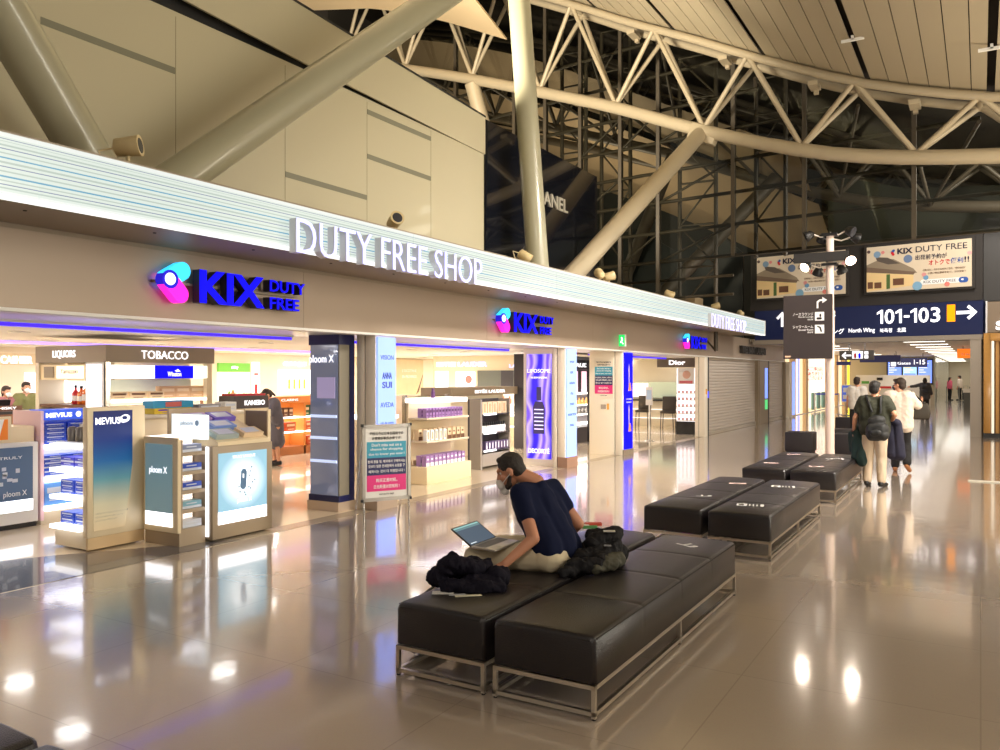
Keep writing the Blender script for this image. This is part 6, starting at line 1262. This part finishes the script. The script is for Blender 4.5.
blob('t_shirt', [('c', sl.lerp(sr, .2)-UZ*.07, hl+V((.015, .005, .06)), .105, .114), ('c', sr.lerp(sl, .2)-UZ*.07, hr+V((.02, -.0, .04)), .105, .118), ('c', sr.lerp(sl, .5)+V((.01, 0, -.06)), pel+V((.04, .02, .06)), .118, .122), ('c', sr.lerp(sl, .35)-UZ*.05, sr.lerp(sl, .65)-UZ*.05, .105, .105), ('c', sl, sr, .068, .068), ('c', sl.lerp(sr, .5)+UZ*.0, neck-V((-.02, 0, .035)), .085, .06), ('c', sl, sl.lerp(el, .5), .068, .062), ('c', sr, sr.lerp(er, .5), .068, .062)], NVT, man, .009, 12, .007, 8, (1, 1, .45))
blob('trousers', [('c', hl+V((.02, 0, 0)), hr+V((.02, 0, 0)), .112, .112), ('c', pel, pel+UZ*.07, .11, .1), ('c', hl, kl, .103, .076), ('c', kl, al+UZ*.04, .074, .056), ('c', hr, kr, .103, .076), ('c', kr, ar+UZ*.04, .074, .056)], TRS, man, .009, 4, .006, 9)
for a, b in ((al, tl), (ar, tr_)): blob('shoe', [('c', a-UZ*.045, b, .046, .036), ('c', a-UZ*.03, a, .045, .042)], BLKSH, man, .008, 3)
blob('hair', [('e', Q(0, -.016, .034), (.079, .094, .09), R), ('e', Q(0, -.048, -.018), (.074, .058, .06), R), ('c', Q(-.03, .04, .092), Q(.03, .04, .092), .022, .022)], mat('short dark hair', (40, 32, 27), .6, bump=.5, bscale=260), man, .007, 3, .002, 50)
blob('beard', [('c', Q(-.068, .005, -.03), Q(-.05, .04, -.078), .013, .017), ('c', Q(.068, .005, -.03), Q(.05, .04, -.078), .013, .017), ('c', Q(-.045, .04, -.085), Q(0, .07, -.1), .02, .024), ('c', Q(.045, .04, -.085), Q(0, .07, -.1), .02, .024)], mat('dark beard', (50, 36, 28), .7, bump=.5, bscale=260), man, .006, 2)
blob('face_mask', [('c', Q(-.022, .105, -.075), Q(.022, .105, -.075), .028, .028), ('c', Q(0, .112, -.05), Q(0, .1, -.12), .026, .03)], mat('grey white face mask', (215, 208, 200), .8), man, .006, 4)
MB().tube([Q(-.03, .1, -.07), Q(-.07, .04, -.04), Q(-.088, -.005, -.02)], .0025, MASKW, 6).build('mask_strap', man); MB().tube([Q(.03, .1, -.07), Q(.07, .04, -.04), Q(.088, -.005, -.02)], .0025, MASKW, 6).build('mask_strap', man)
# laptop on his thighs
lp = thing('laptop', 'open silver laptop with dark screen resting on the seated person\'s thighs', 'laptop', (-2.9, 4.78, .6))
H0, H1 = V((-2.945, 4.6, .596)), V((-2.915, 4.885, .612)); e_ = (H1-H0).normalized(); f_ = (V((1, .1, 0))-e_*V((1, .1, 0)).dot(e_)).normalized(); u_ = f_.cross(e_).normalized()
if u_.z < 0: u_ = -u_
Rl = Matrix((e_, f_, u_)).transposed(); SIL = mat('silver laptop shell', (190, 185, 178), .35, .5)
Lw = (H1-H0).length; mid = (H0+H1)/2
MB().cbox(mid+f_*.1, (Lw, .2, .014), SIL, Rl).build('base', lp, bevel=.003)
b = MB()
for r_ in range(5):
    for c_ in range(13): b.cbox(mid+e_*(-.12+.02*c_)*Lw/.28+f_*(.03+.019*r_)+u_*.0075, (.016*Lw/.28, .015, .002), mat('grey key', (120, 118, 116), .5), Rl)
b.build('keyboard', lp); MB().cbox(mid+f_*.16+u_*.0075, (.09, .055, .001), mat('pale trackpad', (205, 200, 194), .4), Rl).build('trackpad', lp)
g_ = (-f_*.88+u_*.5).normalized(); h_ = g_.cross(e_).normalized()
if h_.z < 0: h_ = -h_
Rs2 = Matrix((e_, g_, h_)).transposed()
ld = MB().cbox(mid+g_*.1, (Lw, .2, .007), mat('black bezel', (32, 26, 26), .3), Rs2).build('screen_lid', lp)
b = MB().cbox(mid+g_*.1+h_*.004, (Lw*.93, .18, .001), lit('dark grey blue screen', (72, 84, 98), .9), Rs2).cbox(mid+g_*.183+h_*.0048, (Lw*.93, .014, .0008), lit('teal screen bar', (130, 170, 170), .9), Rs2).cbox(mid+g_*.165+h_*.0048, (Lw*.93, .012, .0008), lit('slate screen bar', (95, 125, 130), .9), Rs2)
b.cbox(mid+g_*.022-e_*.09+h_*.0048, (.06, .008, .0008), lit('pale screen text', (190, 200, 205), .9), Rs2); b.build('display', ld)
# jacket and belongings on the bench
JK = mat('black navy jacket cloth', (22, 20, 32), .8)
JK.node_tree.nodes['Principled BSDF'].inputs['Specular IOR Level'].default_value = .15
jk = blob('jacket', [('c', (-2.88, 4.12, .5), (-2.8, 4.16, .6), .055, .05), ('c', (-2.86, 4.2, .55), (-2.68, 4.34, .54), .06, .055), ('c', (-2.8, 4.14, .595), (-2.68, 4.26, .555), .045, .04), ('c', (-2.8, 4.1, .47), (-2.6, 4.2, .455), .04, .035), ('c', (-2.7, 4.22, .48), (-2.57, 4.3, .46), .045, .04), ('c', (-2.6, 4.34, .5), (-2.6, 4.42, .48), .055, .05), ('c', (-2.6, 4.2, .455), (-2.52, 4.28, .45), .032, .03), ('c', (-2.84, 4.28, .48), (-2.62, 4.3, .47), .05, .05)], JK, None, .006, 3)
crumple(jk, .012, 12, 4, .434)
tag(jk, 'crumpled black jacket heaped on the near bench in front of the seated person', 'jacket')
for i, (p, w_, d_, rz_, m, lab) in enumerate(((( -2.80, 4.06, .4345), .13, .07, .55, WHITE, 'wide white paper slip under the edge of the crumpled jacket'), ((-2.7, 4.065, .4345), .1, .02, .75, mat('pale grey strap', (190, 190, 195), .5), 'thin pale strap end between the paper slips'), ((-2.63, 4.08, .4345), .16, .03, .75, mat('cream card', (225, 220, 195), .5), 'long narrow cream paper slip under the edge of the crumpled jacket'))):
    o = tag(MB().cbox((0, 0, 0), (w_, d_, .003), m).build('paper_slip'), lab, 'paper'); o.location = p; o.rotation_euler = (0, 0, rz_)
bag = thing('travel_bag', 'black bag with olive flaps lying on the benches behind the seated person', 'bag', (-2.25, 5.1, .43))
BG2 = mat('dark bag cloth', (24, 23, 26), .8, spec=.25); OLV2 = mat('dark olive lining', (62, 60, 46), .75)
b_ = blob('body', [('c', (-2.33, 5.02, .5), (-2.2, 5.2, .54), .06, .06), ('c', (-2.3, 5.14, .6), (-2.2, 5.3, .63), .05, .045), ('c', (-2.36, 5.26, .62), (-2.2, 5.34, .645), .035, .035), ('c', (-2.34, 4.9, .475), (-2.2, 5.0, .48), .042, .045), ('c', (-2.2, 5.05, .5), (-2.2, 5.28, .56), .055, .055), ('c', (-2.36, 4.8, .455), (-2.3, 4.95, .46), .025, .035), ('c', (-2.4, 5.3, .5), (-2.2, 5.34, .5), .06, .07)], BG2, bag, .007, 3)
crumple(b_, .011, 12, 4)
crumple(blob('flap', [('c', (-2.2, 4.96, .465), (-2.13, 5.08, .49), .03, .045), ('c', (-2.15, 5.06, .5), (-2.12, 5.16, .5), .045, .05)], OLV2, bag, .007, 3), .006, 14, 3)
MB().cbox((-2.17, 5.1, .6), (.05, .012, .012), CHROME, Matrix.Rotation(.4, 3, 'Z')).cbox((-2.2, 5.2, .676), (.08, .04, .006), mat('pale label', (200, 195, 185), .5), Matrix.Rotation(.5, 3, 'Z')).build('buckle', bag)
pk = thing('snack_packet', 'small red green and white packet tucked by the right arm of the seated person', 'packet', (-2.5, 5.42, .6))
MB().cbox((-2.44, 5.36, .66), (.14, .07, .02), mat('green packet', (95, 160, 95), .5), Matrix.Rotation(.6, 3, 'Z')).cbox((-2.41, 5.4, .673), (.12, .05, .02), mat('red packet', (210, 80, 60), .5), Matrix.Rotation(.6, 3, 'Z')).cbox((-2.46, 5.33, .67), (.09, .03, .012), WHITE, Matrix.Rotation(.6, 3, 'Z')).build('wrapper', pk)
fb_ = thing('floor_bag', 'black bag standing on the floor behind the near corner of the bench', 'bag', (-3.16, 4.3, 0))
blob('body', [('c', (-3.04, 4.12, .07), (-3.04, 4.45, .07), .06, .06), ('c', (-3.06, 4.2, .2), (-3.06, 4.44, .24), .05, .05), ('c', (-3.07, 4.2, .3), (-3.06, 4.44, .36), .036, .036), ('c', (-3.06, 4.43, .36), (-3.05, 4.46, .42), .03, .022)], BLKBAG, fb_, .008, 3, .005, 12)
MB().tube([(-3.04, 4.26, .355), (-3.03, 4.34, .385), (-3.03, 4.42, .41)], .006, mat('pale strap', (190, 180, 170), .5), 6).build('zip', fb_)
# ================================================================== LIGHT AND CAMERA
def area(loc, tgt, size, e, col=(1, .85, .65), sy=None, spread=None):
    L = bpy.data.lights.new('area_fill', 'AREA'); L.energy = e; L.color = col; L.size = size
    if sy: L.shape = 'RECTANGLE'; L.size_y = sy
    if spread: L.spread = spread
    o = bpy.data.objects.new('area_fill', L); COL.objects.link(o); o.location = loc
    o.rotation_euler = (V(tgt)-V(loc)).to_track_quat('-Z', 'Y').to_euler(); return o
def spotl(loc, tgt, e, ang=100, col=(1, .86, .62), r=.08):
    L = bpy.data.lights.new('spot_lamp', 'SPOT'); L.energy = e; L.color = col; L.spot_size = math.radians(ang); L.spot_blend = .8; L.shadow_soft_size = r
    o = bpy.data.objects.new('spot_lamp', L); COL.objects.link(o); o.location = loc
    o.rotation_euler = (V(tgt)-V(loc)).to_track_quat('-Z', 'Y').to_euler(); return o
# unseen areas added opposite the shop and behind the upper wall wash the vault
area((5.5, 8, 4.0), (-3, 10, 9), 1.0, 1050, (1, .92, .76), 16)
area((4.5, 16, 3.5), (-5, 19.5, 9.5), 1.0, 400, (1, .86, .65), 5)
area((-9.6, 9, 4.6), (-14, 18.5, 13), 1.2, 2600, (1, .88, .68), 3)
# unseen areas added overhead to brighten hall floor, shop front and shutters
area((2.5, -2.5, 7.5), (-3, 9, 0), 2.5, 480, (1, .9, .79))
area((2.0, 12, 7.2), (-6, 13, .5), 1.5, 520, (1, .92, .83), spread=1.5)
area((1.5, 23, 7.0), (-6.7, 25, 1.0), 1.5, 330, (1, .92, .82))
# lamp pole heads
spotl((-2.85, 15.78, 3.7), (-3.6, 13.5, 0), 18, 130, (1, .85, .7)); spotl((-1.98, 15.75, 3.77), (-1.3, 13, 0), 18, 130, (1, .85, .7))
# hidden areas added to light the next hall dimly
area((-16, 30, 6), (-13, 31, 12), 3, 420, (1, .82, .58)); area((-3.5, 30, 5.0), (-4.5, 31, 10), 1.0, 14, (1, .82, .58))
# broad areas added under the wing ceiling, apart from its light panels
for y in (32, 38, 44, 50, 58, 64, 70, 75): area((-3.2 if y < 54 else -1.0, y, 2.82), (-3.2 if y < 54 else -1.0, y, 0), 2.2, 32 if y < 54 else 24, (1, .96, .9), 3)
w = bpy.data.worlds.new('night hall'); S.world = w; w.use_nodes = True
w.node_tree.nodes['Background'].inputs[0].default_value = (1, .86, .7, 1); w.node_tree.nodes['Background'].inputs[1].default_value = .3
cam = bpy.data.cameras.new('camera'); co = bpy.data.objects.new('camera', cam); COL.objects.link(co)
cam.sensor_width = 36; cam.lens = 813.4/1000*36; cam.clip_end = 300
co.location = (0, 0, 1.75); co.rotation_euler = (PI/2, 0, math.radians(30.58))
S.camera = co
S.view_settings.view_transform = 'Standard'; S.view_settings.look = 'None'; S.view_settings.gamma = 1; S.view_settings.exposure = .42; S.view_settings.use_curve_mapping = False
S.cycles.use_denoising = True; S.cycles.max_bounces = 8; S.cycles.diffuse_bounces = 4; S.cycles.glossy_bounces = 4; S.cycles.transparent_max_bounces = 8
S.cycles.sample_clamp_indirect = 6; S.cycles.caustics_reflective = False; S.cycles.caustics_refractive = False
